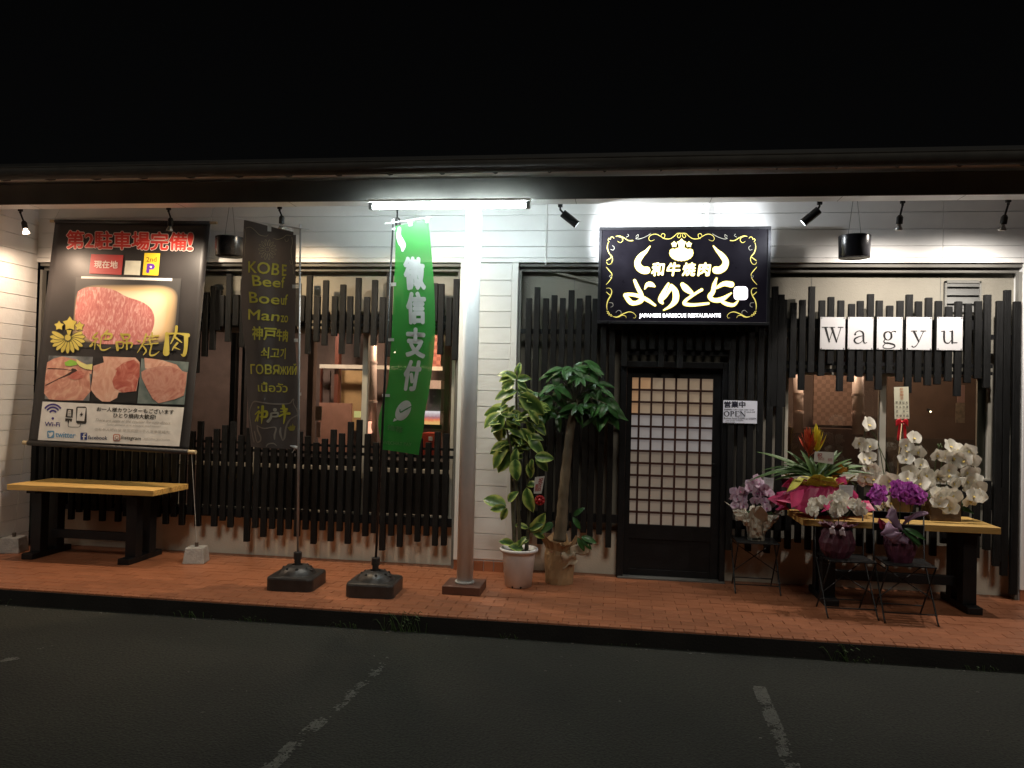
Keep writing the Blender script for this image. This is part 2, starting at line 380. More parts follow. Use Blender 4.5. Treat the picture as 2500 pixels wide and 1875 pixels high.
for (x0, x1, zt) in ((BX0+.02, LW[1]+.06, .43), (-.984, DX0-.065, .43), (DX1+.055, 3.58, .43)):
    q = MB(); q.box(x0, x1, REC-.012, REC-.001, .001, zt); q.build('plinth_panel', LITW, rc, bevel=.002)
j = MB()
for x in (-5.1, -3.6, -2.2, -.45, 1.8, 2.95): j.box(x, x+.006, REC-.003, REC, LW[3]+.02, LZ-.08)
j.build('panel_joint', BEAM, rc)
def window(x0, x1, z0, z1, mull, mid=None):
    f = MB(); y0, y1 = REC-.025, REC+.06; t = .045
    f.box(x0, x1, y0, y1, z0, z0+t*.8); f.box(x0, x1, y0, y1, z1-t, z1); f.box(x0, x0+t*.7, y0+.002, y1-.002, z0+t*.8, z1-t); f.box(x1-t*.7, x1, y0+.002, y1-.002, z0+t*.8, z1-t)
    wn = f.build('window', ALU, bld, bevel=.003)
    s = MB(); s.box(x0-.03, x1+.03, REC-.07, REC+.01, z0-.03, z0-.001); s.build('sill', ALU, wn, bevel=.003)
    for m_ in mull:
        s = MB(); s.box(m_-.028, m_+.028, y0+.01, y1-.01, z0+t*.8, z1-t); s.build('mullion', ALU, wn, bevel=.003)
    if mid: s = MB(); s.box(x0+.03, x1-.03, y0+.02, y1-.02, mid-.02, mid+.02); s.build('transom', ALU, wn, bevel=.003)
    xs = [x0+.03]+[m_ for m_ in mull]+[x1-.03]
    for a, b in zip(xs, xs[1:]):
        s = MB(); s.box(a+.002, b-.002, REC+.014, REC+.019, z0+.03, z1-.04); s.build('pane', GLASS, wn)
window(*LW, (-3.72, -2.565), .93); window(*RW, (2.46,))
for px_j, z1_ in ((1521, 1.98), (1778, 1.98)):  # white strips painted in for the lit wall seen through the gaps
    xj = at(px_j, 1150, .11).x; q = MB(); q.box(xj-.014, xj+.014, .085, REC-.013, .44, z1_); q.build('jamb_trim', WTRIM, bld, bevel=.002)
# louvre vent high on the right
v = MB(); vx0, vx1, vz0, vz1 = 2.983, 3.296, 2.55, 2.878
v.box(vx0, vx1, REC-.03, REC-.002, vz0, vz0+.018); v.box(vx0, vx1, REC-.03, REC-.002, vz1-.018, vz1); v.box(vx0, vx0+.016, REC-.03, REC-.002, vz0, vz1); v.box(vx1-.016, vx1, REC-.03, REC-.002, vz0, vz1)
vent = v.build('vent', BEAM, bld)
GREYM = mat('grey_louvre', (.10, .10, .095), .5, var=.1)
for k in range(4):
    z = vz0+.04+k*.078; s = MB(); s.quad((vx0+.016, REC-.028, z), (vx1-.016, REC-.028, z), (vx1-.016, REC-.006, z+.062), (vx0+.016, REC-.006, z+.062)); s.build('louvre', GREYM, vent, solid=.004)
# canopy: soffit, beam, gutter, brackets, roof
s = MB(); s.box(-9, BX1+3, -1.1, .002, TOP, TOP+.05); s.build('soffit', SOFF, bld)
s = MB()
s.box(-9, BX1+3, -.85, -.835, 3.425, 3.615); s.build('beam', BEAM, bld)
s = MB(); s.box(-9, BX1+3, -.834, -.66, 3.427, 3.445); s.box(-9, BX1+3, -.834, -.66, 3.59, 3.605); bu = s.build('beam_underside', WTRIM, bld)
for x in (-5.6, -4.1, -3.0, -1.9, -.4, .75, 1.8, 2.75, 3.3):
    s = MB(); s.box(x, x+.004, -.832, -.662, 3.4262, 3.4268); s.build('panel_joint', BEAM, bu)
s = MB(); n = 10
prof = [(-1.14+.065*math.cos(math.pi+math.pi*i/n), 3.655+.075*math.sin(math.pi+math.pi*i/n)) for i in range(n+1)]
prof[0] = (prof[0][0], 3.668); 
k = 0
vs = [(-9, y, z) for y, z in prof]+[(BX1+3, y, z) for y, z in prof]
s.add(vs, [(i, i+1, n+2+i, n+1+i) for i in range(n)]); gt = s.build('gutter', GUT, bld, solid=.004, smooth=True)
s = MB(); s.tube([(-9, -1.205, 3.67), (BX1+3, -1.205, 3.67)], .007, 6); s.build('gutter_lip', GUT, gt)
x = -6.63
bkm = MB(); bkm.tube([(0, -.005, .04), (.0, -.03, -.035), (.012, .1, -.022), (.02, .16, .0)], .008, 5); bme = bkm.mesh('bracket', GUT)
while x < 9: inst('bracket', bme, gt, (x, -1.13, 3.625)); x += .462
s = MB(); s.add([(-9, -1.09, TOP+.052), (BX1+3, -1.09, TOP+.052), (BX1+3, 3, 4.9), (-9, 3, 4.9), (-9, -1.09, TOP+.10), (BX1+3, -1.09, TOP+.10), (BX1+3, 3, 5.0), (-9, 3, 5.0)], [(0, 1, 2, 3), (4, 7, 6, 5), (0, 4, 5, 1), (1, 5, 6, 2), (0, 3, 7, 4), (3, 2, 6, 7)])
s.build('roof', mat('dark_roof_metal', (.02, .02, .019), .6, var=.1), bld)
s = MB(); s.tube([(-.72, -.022, 3.63), (-.72, -.022, 3.0)], .009, 6); s.tube([(.80, -.03, 3.63), (.80, -.03, 3.33)], .014, 6); s.build('conduit', WTRIM, bld)
s = MB(); s.tube([(-2.02, -.022, 3.63), (-2.02, -.022, 3.02), (-2.0, -.04, 2.99)], .008, 6); s.build('conduit', WTRIM, bld)
s = MB(); s.tube([(-.70, .10, 2.96), (-.2, .12, 2.84), (.3, .12, 2.72)], .014, 6); s.build('conduit', CREAM, bld)
# ------------------------------------------------------------------ interior rooms behind the glass
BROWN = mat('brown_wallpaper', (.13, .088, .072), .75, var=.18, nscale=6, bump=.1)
def checker_mat(name, c1, c2, sc):
    m = bpy.data.materials.new(name); m.use_nodes = True; t = m.node_tree; b = t.nodes['Principled BSDF']
    tc = t.nodes.new('ShaderNodeTexCoord'); ck = t.nodes.new('ShaderNodeTexChecker'); ck.inputs['Scale'].default_value = sc
    ck.inputs[1].default_value = (*c1, 1); ck.inputs[2].default_value = (*c2, 1); mp = t.nodes.new('ShaderNodeMapping'); mp.inputs['Location'].default_value = (.011, .013, .017)
    t.links.new(tc.outputs['Object'], mp.inputs[0]); t.links.new(mp.outputs[0], ck.inputs[0]); t.links.new(ck.outputs[0], b.inputs['Base Color']); b.inputs['Roughness'].default_value = .6; return m
CHK = checker_mat('checked_wallpaper', (.22, .135, .10), (.16, .095, .07), 22)
CHKR = checker_mat('red_checked_wallpaper', (.42, .16, .11), (.25, .07, .05), 22)
DRED = mat('red_brown_wood', (.16, .045, .025), .5, var=.2, nscale=6, bump=.1, stretch=(8, 8, .6))
FLO = mat('dark_wood_floor', (.10, .06, .035), .45, var=.2)
RY = 2.1
def slab(name, m, x0, x1, y0, y1, z0, z1, par=bld, bev=.0):
    b = MB(); b.box(x0, x1, y0, y1, z0, z1); return b.build(name, m, par, bevel=bev)
slab('room_back_wall', BROWN, -6.1, 4.3, RY, RY+.05, -.02, LZ+.2); slab('room_floor', FLO, -6.1, 4.3, REC+.1, RY, -.06, -.02)
slab('room_ceiling', BROWN, -6.1, 4.3, REC+.1, RY, 2.75, 2.8)
slab('room_end_wall', BROWN, -6.15, -6.1, REC+.1, RY, -.02, 2.8); slab('room_end_wall', BROWN, 4.3, 4.35, REC+.1, RY, -.02, 2.8)
slab('partition', BROWN, -.75, -.7, REC+.1, RY, -.02, 2.75); slab('partition', BROWN, 1.15, 1.2, REC+.1, RY, -.02, 2.75)
def pbox(name, m, x0, y0, x1, y1, Y, dep=.04, par=bld):   # a box whose front face fills a pixel rectangle on the plane Y
    a = at(x0, y1, Y); b = at(x1, y0, Y); return slab(name, m, min(a.x, b.x), max(a.x, b.x), Y, Y+dep, min(a.z, b.z), max(a.z, b.z), par)
# left room: wooden frames, a yellow-lit wall, posts
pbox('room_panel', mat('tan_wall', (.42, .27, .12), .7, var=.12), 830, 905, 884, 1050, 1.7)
pbox('room_panel', BROWN, 784, 905, 806, 1040, 1.7); pbox('room_post', DRED, 806, 800, 829, 1290, 1.55, .1); pbox('room_post', DRED, 772, 890, 783, 1290, 1.6, .08)
pbox('room_rail', mat('pale_rail', (.62, .55, .45), .5), 780, 895, 1080, 898.5, 1.5, .03); pbox('room_panel', mat('pink_brown_panel', (.40, .20, .14), .6), 776, 985, 858, 1105, 1.45)
pbox('room_panel', CHKR, 1046, 800, 1078, 900, 1.6); pbox('room_panel', BROWN, 880, 790, 940, 1090, 1.8, .03)
pbox('room_post', mat('dark_post', (.008, .007, .006), .6), 556, 780, 578, 1110, .35, .08); pbox('room_post', mat('dark_post', (.03, .022, .018), .6), 584, 780, 601, 1110, .4, .08)
pbox('room_post', BROWN, 745, 790, 768, 1120, .9, .1); pbox('room_panel', BROWN, 1080, 780, 1100, 1120, .5, .05)
slab('room_counter', mat('room_shade_black', (.007, .005, .004), .7, var=.2), -4.55, -1.7, .55, 1.0, -.02, 1.0)  # black block added to keep the low interior dark
# right room: low bench, checked wall
pbox('room_panel', CHK, 1985, 905, 2100, 1037, 1.5, .03); pbox('room_bench', mat('dark_bench', (.055, .028, .02), .5, var=.4, nscale=9), 1930, 1050, 2150, 1170, 1.2, .4)
pbox('room_panel', mat('dim_brown_panel', (.13, .08, .055), .7), 2165, 900, 2400, 1072, 1.5, .03); pbox('room_panel', mat('grey_brown_panel', (.10, .07, .05), .7), 2165, 1074, 2400, 1170, 1.4, .03)
slab('frame_strip', ALU, 3.30, 3.40, REC+.03, REC+.06, 1.06, 1.99)
# interior furnishings
def duct(x, y0, y1, Y, r, lab):
    a = at(x, y0, Y); b = at(x, y1, Y); t = thing('exhaust_duct', b, lab, 'duct', 'steel exhaust ducts inside')
    m = MB(); m.tube([a, b], r, 18); m.build('pipe', STEEL, t, smooth=True)
    L_ = (a-b).length
    for k in (.33, .62, .95): m = MB(); c = b+(a-b)*k; m.tube([c-Vector((0, 0, .012)), c+Vector((0, 0, .012))], r+.006, 18); m.build('band', STEEL, t)
    return t
duct(908, 760, 1090, .9, .055, 'steel exhaust duct inside, just left of the green flag')
duct(1949, 905, 1056, 1.0, .05, 'pinkish steel exhaust duct above the red and yellow bromeliad, behind the glass')
duct(2095, 905, 1060, .7, .055, 'dim steel exhaust duct inside, left of the right window mullion')
# fire-picture screen, grey hood, red box
t = thing('flat_screen', at(1055, 1040, 1.2), 'small lit screen showing orange flames seen right of the green flag', 'screen')
def fire_mat():
    m = bpy.data.materials.new('flame_picture'); m.use_nodes = True; tt = m.node_tree; b = tt.nodes['Principled BSDF']; L = tt.links.new
    tc = tt.nodes.new('ShaderNodeTexCoord'); sp = tt.nodes.new('ShaderNodeSeparateXYZ'); L(tc.outputs['Generated'], sp.inputs[0])
    n = tt.nodes.new('ShaderNodeTexNoise'); n.inputs['Scale'].default_value = 5; L(tc.outputs['Generated'], n.inputs[0])
    ad = tt.nodes.new('ShaderNodeMath'); ad.operation = 'MULTIPLY_ADD'; ad.inputs[1].default_value = -.35; L(n.outputs[0], ad.inputs[0]); L(sp.outputs[2], ad.inputs[2])
    r = tt.nodes.new('ShaderNodeValToRGB'); e = r.color_ramp.elements; e[0].position = 0; e[0].color = (1, .55, .2, 1); e[1].position = .75; e[1].color = (.9, .8, .85, 1)
    q = e.new(.18); q.color = (1, .25, .12, 1); q = e.new(.35); q.color = (.45, .2, .25, 1)
    L(ad.outputs[0], r.inputs[0]); L(r.outputs[0], b.inputs['Emission Color']); b.inputs['Emission Strength'].default_value = 1.0; b.inputs['Base Color'].default_value = (.02, .02, .02, 1); return m
pbox('picture', fire_mat(), 1036, 1004, 1074, 1036, 1.2, .01, t); pbox('bezel', BLK, 1030, 1037, 1078, 1046, 1.2, .05, t)
t = thing('range_hood', at(1060, 950, 1.3), 'grey kitchen hood with a pale steel band behind the window', 'hood')
pbox('band', STEEL, 1046, 929, 1077, 949, 1.25, .2, t); pbox('body', mat('grey_hood', (.09, .09, .1), .4, metal=.3), 1043, 950, 1077, 1003, 1.3, .3, t)
t = thing('red_cabinet', at(1050, 1090, 1.1), 'red cabinet with a small pink label under the flame screen', 'cabinet')
pbox('body', mat('red_lacquer', (.45, .06, .035), .4), 1028, 1058, 1064, 1120, 1.1, .3, t); pbox('label_card', WPLAS, 1046, 1066, 1056, 1076, 1.095, .004, t)
t = pbox('menu_poster', mat('dull_menu_paper', (.34, .27, .2), .7, var=.5, nscale=60), 766, 992, 786, 1026, 1.0, .005, None); tag(t, 'narrow printed menu pinned on the pink-brown panel inside', 'poster')
t = pbox('menu_poster', mat('pink_menu_paper', (.62, .42, .36), .7, var=.25, nscale=60), 772, 1030, 783, 1068, 1.0, .005, None); tag(t, 'small pink paper strip below the printed menu inside', 'poster')
t = pbox('lit_notice', mat('yellow_backlit_notice', (.6, .6, .2), .5, emit=(.9, .85, .35), estr=.55), 864, 1004, 880, 1019, 1.0, .02, None); tag(t, 'small glowing yellow notice beside the window mullion', 'notice')
t = thing('glass_lamp', at(901, 1058, .75), 'small glowing glass table lamp at the foot of the duct', 'lamp')
m = MB(); a = at(901, 1058, .75); m.lathe(a, [(.03, 0), (.035, .02), (.02, .06), (.022, .1), (.028, .13)], 16); m.build('shade', mat('glowing_glass', (.8, .5, .4), .2, emit=(1, .45, .3), estr=1.6), t, smooth=True)
m = MB(); m.lathe(a-Vector((0, 0, .01)), [(.05, 0), (.05, .01)], 16); m.build('base', BLK, t)
t = pbox('wall_poster', mat('faded_wall_poster', (.26, .2, .14), .7, var=.4, nscale=25), 2333, 984, 2356, 1032, 1.2, .006, None); tag(t, 'faded poster on the brown wall seen through the right pane', 'poster')
t = pbox('paper_strip', mat('dusky_pink_paper', (.4, .24, .2), .7), 2338, 940, 2356, 983, 1.2, .006, None); tag(t, 'dusky pink paper strip above the faded wall poster', 'poster')
for (x, y, Y, nm_, lb, e) in ((964, 860, .95, 'pane_glint_left', 'tiny bright halogen spot beside the upper part of the green flag', 26), (2272, 1005, 1.0, 'pane_glint_right', 'tiny warm halogen point glowing in the dark right pane', 9)):  # bright dots taken as reflections in the glass, built as glowing balls
    p = at(x, y, Y); t = thing(nm_, p, lb, 'lamp'); m = MB(); m.ball(p, .011 if Y < 1 else .008, 10); m.build('bulb', mat('glint_glow_%s' % nm_, (1, .9, .7), .3, emit=(1, .8, .5), estr=e), t, smooth=True)
    m = MB(); m.tube([p+Vector((0, .012, .0)), p+Vector((0, .06, .02))], .016, 10); m.build('socket', BLK, t)
def lamp(kind, name, loc, power, col, size=.05, target=None, angle=60, blend=.4, parent=None):
    l = bpy.data.lights.new(name, kind); l.energy = power; l.color = col
    o = bpy.data.objects.new(name, l); C.objects.link(o)
    if kind == 'SPOT': l.spot_size = math.radians(angle); l.spot_blend = blend
    if kind == 'AREA': l.shape = 'DISK'; l.size = size
    else: l.shadow_soft_size = size
    if target is not None:
        d = Vector(target)-Vector(loc); o.rotation_euler = d.to_track_quat('-Z', 'Y').to_euler()
    if parent: o.parent = parent; o.location = Vector(loc)-org(parent)
    else: o.location = loc
    return o
def room_lamp(x, y, z, p, col=(1, .62, .38)):
    t = thing('ceiling_lamp', (x, y, z), 'round warm ceiling lamp of the room at x %.0f' % x, 'lamp'); t['label'] = {-5: 'round warm ceiling lamp in the far left of the dining room', -3: 'round warm ceiling lamp in the middle of the dining room', -2: 'round warm ceiling lamp over the open kitchen', 0: 'round warm ceiling lamp behind the lattice door', 2: 'round warm ceiling lamp over the right-hand booth', 3: 'round warm ceiling lamp in the far right booth'}[int(x)]
    m = MB(); m.lathe((x, y, z+.02), [(.09, 0), (.10, .03)], 20); m.build('rim', BLK, t)
    lamp('AREA', 'ceiling_lamp_light', (x, y, z), p, col, .16, (x, y, 0), parent=t)
room_lamp(-5.2, 1.1, 2.7, 15, (1, .78, .66)); room_lamp(-3.5, 1.0, 2.7, 22, (1, .78, .66)); room_lamp(-2.2, 1.0, 2.7, 34, (1, .70, .50)); room_lamp(.5, 1.2, 2.7, 8); room_lamp(2.1, .9, 2.7, 22, (1, .7, .5)); room_lamp(3.2, 1.0, 2.7, 7, (1, .72, .55))
# ================================================================== sliding lattice door (part of the building)
df = MB(); df.box(DX0-.06, DX0, REC-.13, REC+.09, .0, DZ+.06); df.box(DX1, DX1+.05, REC-.13, REC+.09, .0, DZ+.06); df.box(DX0, DX1, REC-.13, REC+.09, DZ, DZ+.06)
df.build('door_frame', BLACKW, bld, bevel=.004)
LX0, LX1, LZ0, LZ1 = .138, .905, .508, 1.924; DY = .1
dl = MB(); dl.box(DX0+.002, LX0, DY, DY+.035, .02, DZ-.004); dl.box(LX1, DX1-.002, DY, DY+.035, .02, DZ-.004); dl.box(LX0, LX1, DY, DY+.035, LZ1, DZ-.004)
dl.box(LX0, LX1, DY, DY+.035, .37, LZ0); dl.box(LX0, LX1, DY+.012, DY+.03, .08, .37); dl.box(LX0, LX1, DY, DY+.035, .02, .08)
door = dl.build('door', BLACKW, bld, bevel=.002)
s = MB(); s.box(.91, .935, DY-.012, DY, 1.0, 1.12); s.build('handle', BLK, door, bevel=.003)
s = MB(); s.box(DX0-.05, DX1+.05, .0, REC+.1, .001, .018); s.build('threshold', GREYM, bld, bevel=.003)
WINE = mat('dark_cherry_lattice', (.055, .018, .012), .5, var=.2)
nc, nr = 7, 12; 
xs = [LX0+.098*.72+ (LX1-LX0-.098*.72)*(i-1)/(nc-1) if i else LX0 for i in range(nc+1)]
zs = [LZ1-(LZ1-LZ0)*k/nr for k in range(nr+1)]
vb = bbox_mesh('lattice_bar', WINE, .019, .024, LZ1-LZ0, .001); hb = bbox_mesh('lattice_bar', WINE, LX1-LX0, .019, .020, .001)
for x in xs[1:-1]: inst('lattice_bar', vb, door, (x, DY+.012, (LZ0+LZ1)/2))
for z in zs[1:-1]: inst('lattice_bar', hb, door, ((LX0+LX1)/2, DY+.0105, z))
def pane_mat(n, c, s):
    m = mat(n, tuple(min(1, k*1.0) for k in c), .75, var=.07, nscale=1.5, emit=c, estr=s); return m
PW = pane_mat('frosted_pane_lit_orange', (.62, .36, .19), .30); PT = pane_mat('frosted_pane_lit_tan', (.46, .34, .235), .29); PM = pane_mat('frosted_pane_lit_pale', (.46, .42, .41), .27); PD_ = pane_mat('frosted_pane_dim_brown', (.42, .345, .275), .19)  # light from inside painted in: glow and tint differ by row
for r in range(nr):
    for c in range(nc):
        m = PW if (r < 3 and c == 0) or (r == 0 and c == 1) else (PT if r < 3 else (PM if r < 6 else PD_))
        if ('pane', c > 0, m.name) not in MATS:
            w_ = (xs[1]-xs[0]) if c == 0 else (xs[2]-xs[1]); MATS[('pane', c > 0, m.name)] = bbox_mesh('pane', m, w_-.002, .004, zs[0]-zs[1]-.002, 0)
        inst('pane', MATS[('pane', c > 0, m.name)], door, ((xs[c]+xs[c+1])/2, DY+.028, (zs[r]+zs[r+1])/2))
# ================================================================== slatted timber screens
SW, SD = .056, .044
_sl = {}
def slat(par, x, z0, z1, Y=.0):
    h = round((z1-z0)/.02)*.02
    if h not in _sl: _sl[h] = bbox_mesh('slat', SLAT, SW, SD, h, .003)
    inst('slat', _sl[h], par, (x, Y+random.uniform(-.001, .001), (z0+z1)/2), (0, random.uniform(-.002, .002), 0))
def rail(par, x0, x1, z0, z1, Y=.028):
    m = MB(); m.box(x0, x1, Y-.010, Y+.016, z0, z1); m.build('rail', BLACKW, par)
def zat(y, x=1500, Y=.0): return at(x, y, Y).z
def c3(x, y): return 500+x/3.0157, 450+y/3.0157
def c4(x, y): return 500+x/2.765, 950+y/2.765
def c5(x, y): return 1150+x/3.0157, 450+y/3.0157
def c7(x, y): return 1750+x/2.949, 450+y/2.949
def c8(x, y): return 1750+x/2.552, 950+y/2.552
def screen(nm_, label, data, rails, Y=.0, cv=None):
    pts = [(at(*cv(x, a), Y), at(*cv(x, b), Y)) if cv else (x, a, b) for x, a, b in data]
    if cv: pts = [((p.x), p.z, q.z) for p, q in pts]
    xs = [p[0] for p in pts]
    t = thing(nm_, (sum(xs)/len(xs), Y, min(p[1:][1] for p in pts)), label, 'slat screen', 'black slatted timber screens')
    for x, zt, zb in pts: slat(t, x, min(zt, zb), max(zt, zb), Y)
    for (a, b, z0, z1) in rails: rail(t, a, b, z0, z1)
    return t
# upper left row
p3 = lambda x: at(*c3(x, 800)).x
d = [(70,750,1220),(105,780,1075),(130,815,1050),(185,660,1160),(235,815,1040),(290,700,1200),(345,820,1110),(405,760,1240),(465,822,1060),(525,700,1190),(585,815,1130),(640,760,1230),(690,725,1050),(720,825,1010),(775,668,1252),(832,822,1162),(895,705,1190),(960,825,1115),(1022,738,1250),(1073,825,1175),(1135,688,1275),(1197,828,1095),(1255,705,1190),(1312,830,1170),(1365,650,1270),(1425,822,1120),(1487,730,1240),(1545,826,1100),(1600,690,1250),(1655,820,1160),(1700,730,1010),(1745,735,1252),(1803,835,1190),(1855,698,1295),(1898,826,1180)]
d = [q for q in d]
za, zb = at(*c3(1000, 957)).z, at(*c3(1000, 1000)).z
zc, zd = at(*c3(1000, 1022)).z, at(*c3(1000, 1045)).z
left_ext = []
x0 = p3(70)
for k in range(1, 17): left_ext.append((x0-.0865*k, 2.55+.3*(k % 2)*random.uniform(.4, 1), 2.05-.35*((k+1) % 2)*random.uniform(.4, 1)))
t = screen('slat_screen', 'upper row of uneven black slats over the left window, behind both tall flags', d, [], cv=c3)
for x, a, b in left_ext: slat(t, x, b, a)
for a, b in ((zb, za), (zd, zc)): rail(t, x0-.0865*16-.03, p3(1898)+.03, a, b)
# lower left row
pit = (at(*c4(1640, 700)).x-at(*c4(15, 700)).x)/28.3
tops = {675:185,735:215,783:362,840:333,895:275,952:295,1010:220,1065:208,1118:305,1170:362,1460:335,1510:362,1565:290,1625:300,1673:220,15:320,72:265,124:245}
bots = {302:1030,360:935,417:1000,475:940,535:985,590:945,650:997,700:950,752:1043,810:955,862:1025,922:962,970:1045,1030:962,1088:990,1140:970,1197:1090,1258:990,1312:1065,1377:985,1428:1027,1487:988,1540:1055,1602:992,1640:1055}
near = lambda dct, u: min(dct.items(), key=lambda kv: abs(kv[0]-u)) if dct else None
xa = at(*c4(15, 700)).x; t = thing('slat_screen', (-3.8, 0, .3), 'lower row of uneven black slats below the left window, above the warm-lit wall foot', 'slat screen', 'black slatted timber screens')
k = -24
while True:
    x = xa+pit*k
    if x > -1.60: break
    u = 15+(x-xa)/pit*57.4
    a = near(tops, u); b = near(bots, u+0)
    zt = at(*c4(max(u, 0), a[1])).z if abs(a[0]-u) < 26 else 1.22+.22*(k % 2)*random.uniform(.3, 1)+.06*random.random()
    zb_ = at(*c4(max(u, 0), b[1])).z if abs(b[0]-u) < 30 else .30+.16*((k+1) % 2)*random.uniform(.3, 1)
    slat(t, x, zb_, zt); k += 1
for (ya, yb) in ((1085, 1091), (1103, 1110), (1254, 1274)): rail(t, -6.1, -1.575, at(800, yb).z, at(800, ya).z)
# full-height slats left of the door
d = [(430,840),(490,762),(552,842),(615,815),(675,840),(740,778),(800,845),(865,822),(915,840)]
pts = [(at(*c5(x, y)).x, at(*c5(x, y)).z, .26+.12*(i % 2)+random.uniform(0, .06)) for i, (x, y) in enumerate(d)]
xl = pts[-1][0]
while xl+.0868 < DX0-.07: xl += .0868; pts.append((xl, 2.45+random.uniform(0, .3), .27+.12*(len(pts) % 2)+random.uniform(0, .05)))
t = screen('slat_screen', 'tall black slats between the white pier and the lattice door, behind the potted plants', pts, [(-.955, DX0-.06, 2.33, 2.375), (-.955, DX0-.06, .52, .60), (-.955, DX0-.06, 1.5, 1.545)])
pts = []; x = DX0-.03; i = 0
while x < DX1+.03: pts.append((x, 2.55+.2*random.random(), (2.19, 2.02)[i in (0, 4, 6)]+.0)); x += .0868; i += 1
t = screen('slat_screen', 'short black slats above the lattice door, in the shade of the lit sign', pts, [(DX0-.05, DX1+.04, 2.335, 2.375), (DX0-.05, DX1+.04, 2.14, 2.175)], Y=-.01)
pts = []; x = DX1+.075; i = 0
while x < 1.56: pts.append((x, 2.62+.2*random.random(), .28+.12*(i % 2)+random.uniform(0, .05))); x += .0868; i += 1
t = screen('slat_screen', 'tall black slats right of the lattice door, behind the OPEN notice', pts, [(DX1+.04, 1.58, 2.33, 2.375), (DX1+.04, 1.58, .52, .60)])
# upper right row
d = [(420,735,1600),(483,833,1600),(552,852,1395),(617,835,1480),(684,735,1357),(757,838,1378),(822,815,1290),(893,838,1490),(970,860,1425),(1033,838,1388),(1107,788,1420),(1170,838,1480),(1245,875,1360),(1320,840,1420),(1385,797,1500),(1452,840,1430),(1525,815,1450),(1595,842,1440),(1670,880,1420),(1738,845,1525),(1808,860,1430),(1882,842,1400),(1948,797,1465)]
xr0 = at(*c7(540, 900)).x
t = screen('slat_screen', 'upper row of uneven black slats over the right window, carrying the five letter cards', d, [(at(*c7(375, 900)).x, at(*c7(1980, 900)).x, at(1900, 799).z, at(1900, 777).z), (xr0-.08, at(*c7(2000, 900)).x, at(2000, 891).z, at(2000, 882).z), (xr0-.08, at(*c7(2000, 900)).x, at(2000, 908).z, at(2000, 900).z)], cv=c7)
# lower right row
xb = at(*c8(1685, 600)).x; pts = []
for k in range(-21, 1):
    pts.append((xb+.0905*k, .98-.14*(k % 2)*random.uniform(.5, 1) if k else at(*c8(1685, 572)).z, .36+.12*((k+1) % 2)*random.uniform(.4, 1)))
t = screen('slat_screen', 'lower row of black slats under the right window, behind the flowers', pts, [(xb-.0905*21-.04, xb+.04, .84, .875), (xb-.0905*21-.04, 3.5, .58, .66)])
d = [(2035,842),(2092,765),(2160,842)]
pts = [(at(*c7(x, y)).x, at(*c7(x, y)).z, z) for (x, y), z in zip(d, (.30, .22, .05))]+[(xb+.0905, 1.0, .34)]
t = screen('slat_screen', 'four black slats beside the right-hand white pier, at the far right of the front', pts, [(3.28, 3.55, 2.33, 2.375)])
# ================================================================== steel post on its tiled foot
px_, py_ = -1.29, -.80
t = thing('support_post', (px_, py_, 0), 'round pale steel post on a brown tiled plinth, holding the eaves beam', 'post')
m = MB(); m.tube([(px_, py_, .075), (px_, py_, 3.425)], .071, 32); m.build('pole', POLE, t, smooth=True)
m = MB(); m.tube([(px_, py_, .072), (px_, py_, .09)], .085, 32); m.build('collar', CONC, t, smooth=True)
m = MB(); m.box(px_-.165, px_+.165, py_-.165, py_+.165, .002, .072); m.build('plinth', mat('brown_plinth_tile', (.10, .045, .03), .45, var=.2, bump=.2), t, bevel=.004)
# ================================================================== fluorescent lamp under the beam
TBY = -1.03; tl, trr = at(905, 507, TBY), at(1290, 507, TBY); tz = (tl.z+trr.z)/2+.012
t = thing('fluorescent_lamp', ((tl.x+trr.x)/2, TBY, tz), 'long bare white fluorescent tube under the eaves beam above the post', 'lamp')
m = MB(); m.tube([(tl.x+.02, TBY, tz), (trr.x-.02, TBY, tz)], .019, 20); m.build('tube', mat('fluorescent_glow', (.9, .95, .95), .4, emit=(.84, .98, 1.0), estr=115), t, smooth=True)
m = MB(); m.box(tl.x-.02, trr.x+.02, TBY-.06, TBY+.035, tz+.030, tz+.05); [m.box(x_-.02, x_+.02, TBY+.05, -.853, tz+.051, tz+.056) for x_ in (tl.x+.15, (tl.x+trr.x)/2, trr.x-.15)]; m.build('batten', WTRIM, t, bevel=.005)
for x in (tl.x-.012, trr.x-.022): m = MB(); m.box(x, x+.034, TBY-.022, TBY+.022, tz-.024, tz+.04); m.build('holder', mat('grey_holder', (.3, .3, .3), .5), t, bevel=.004)
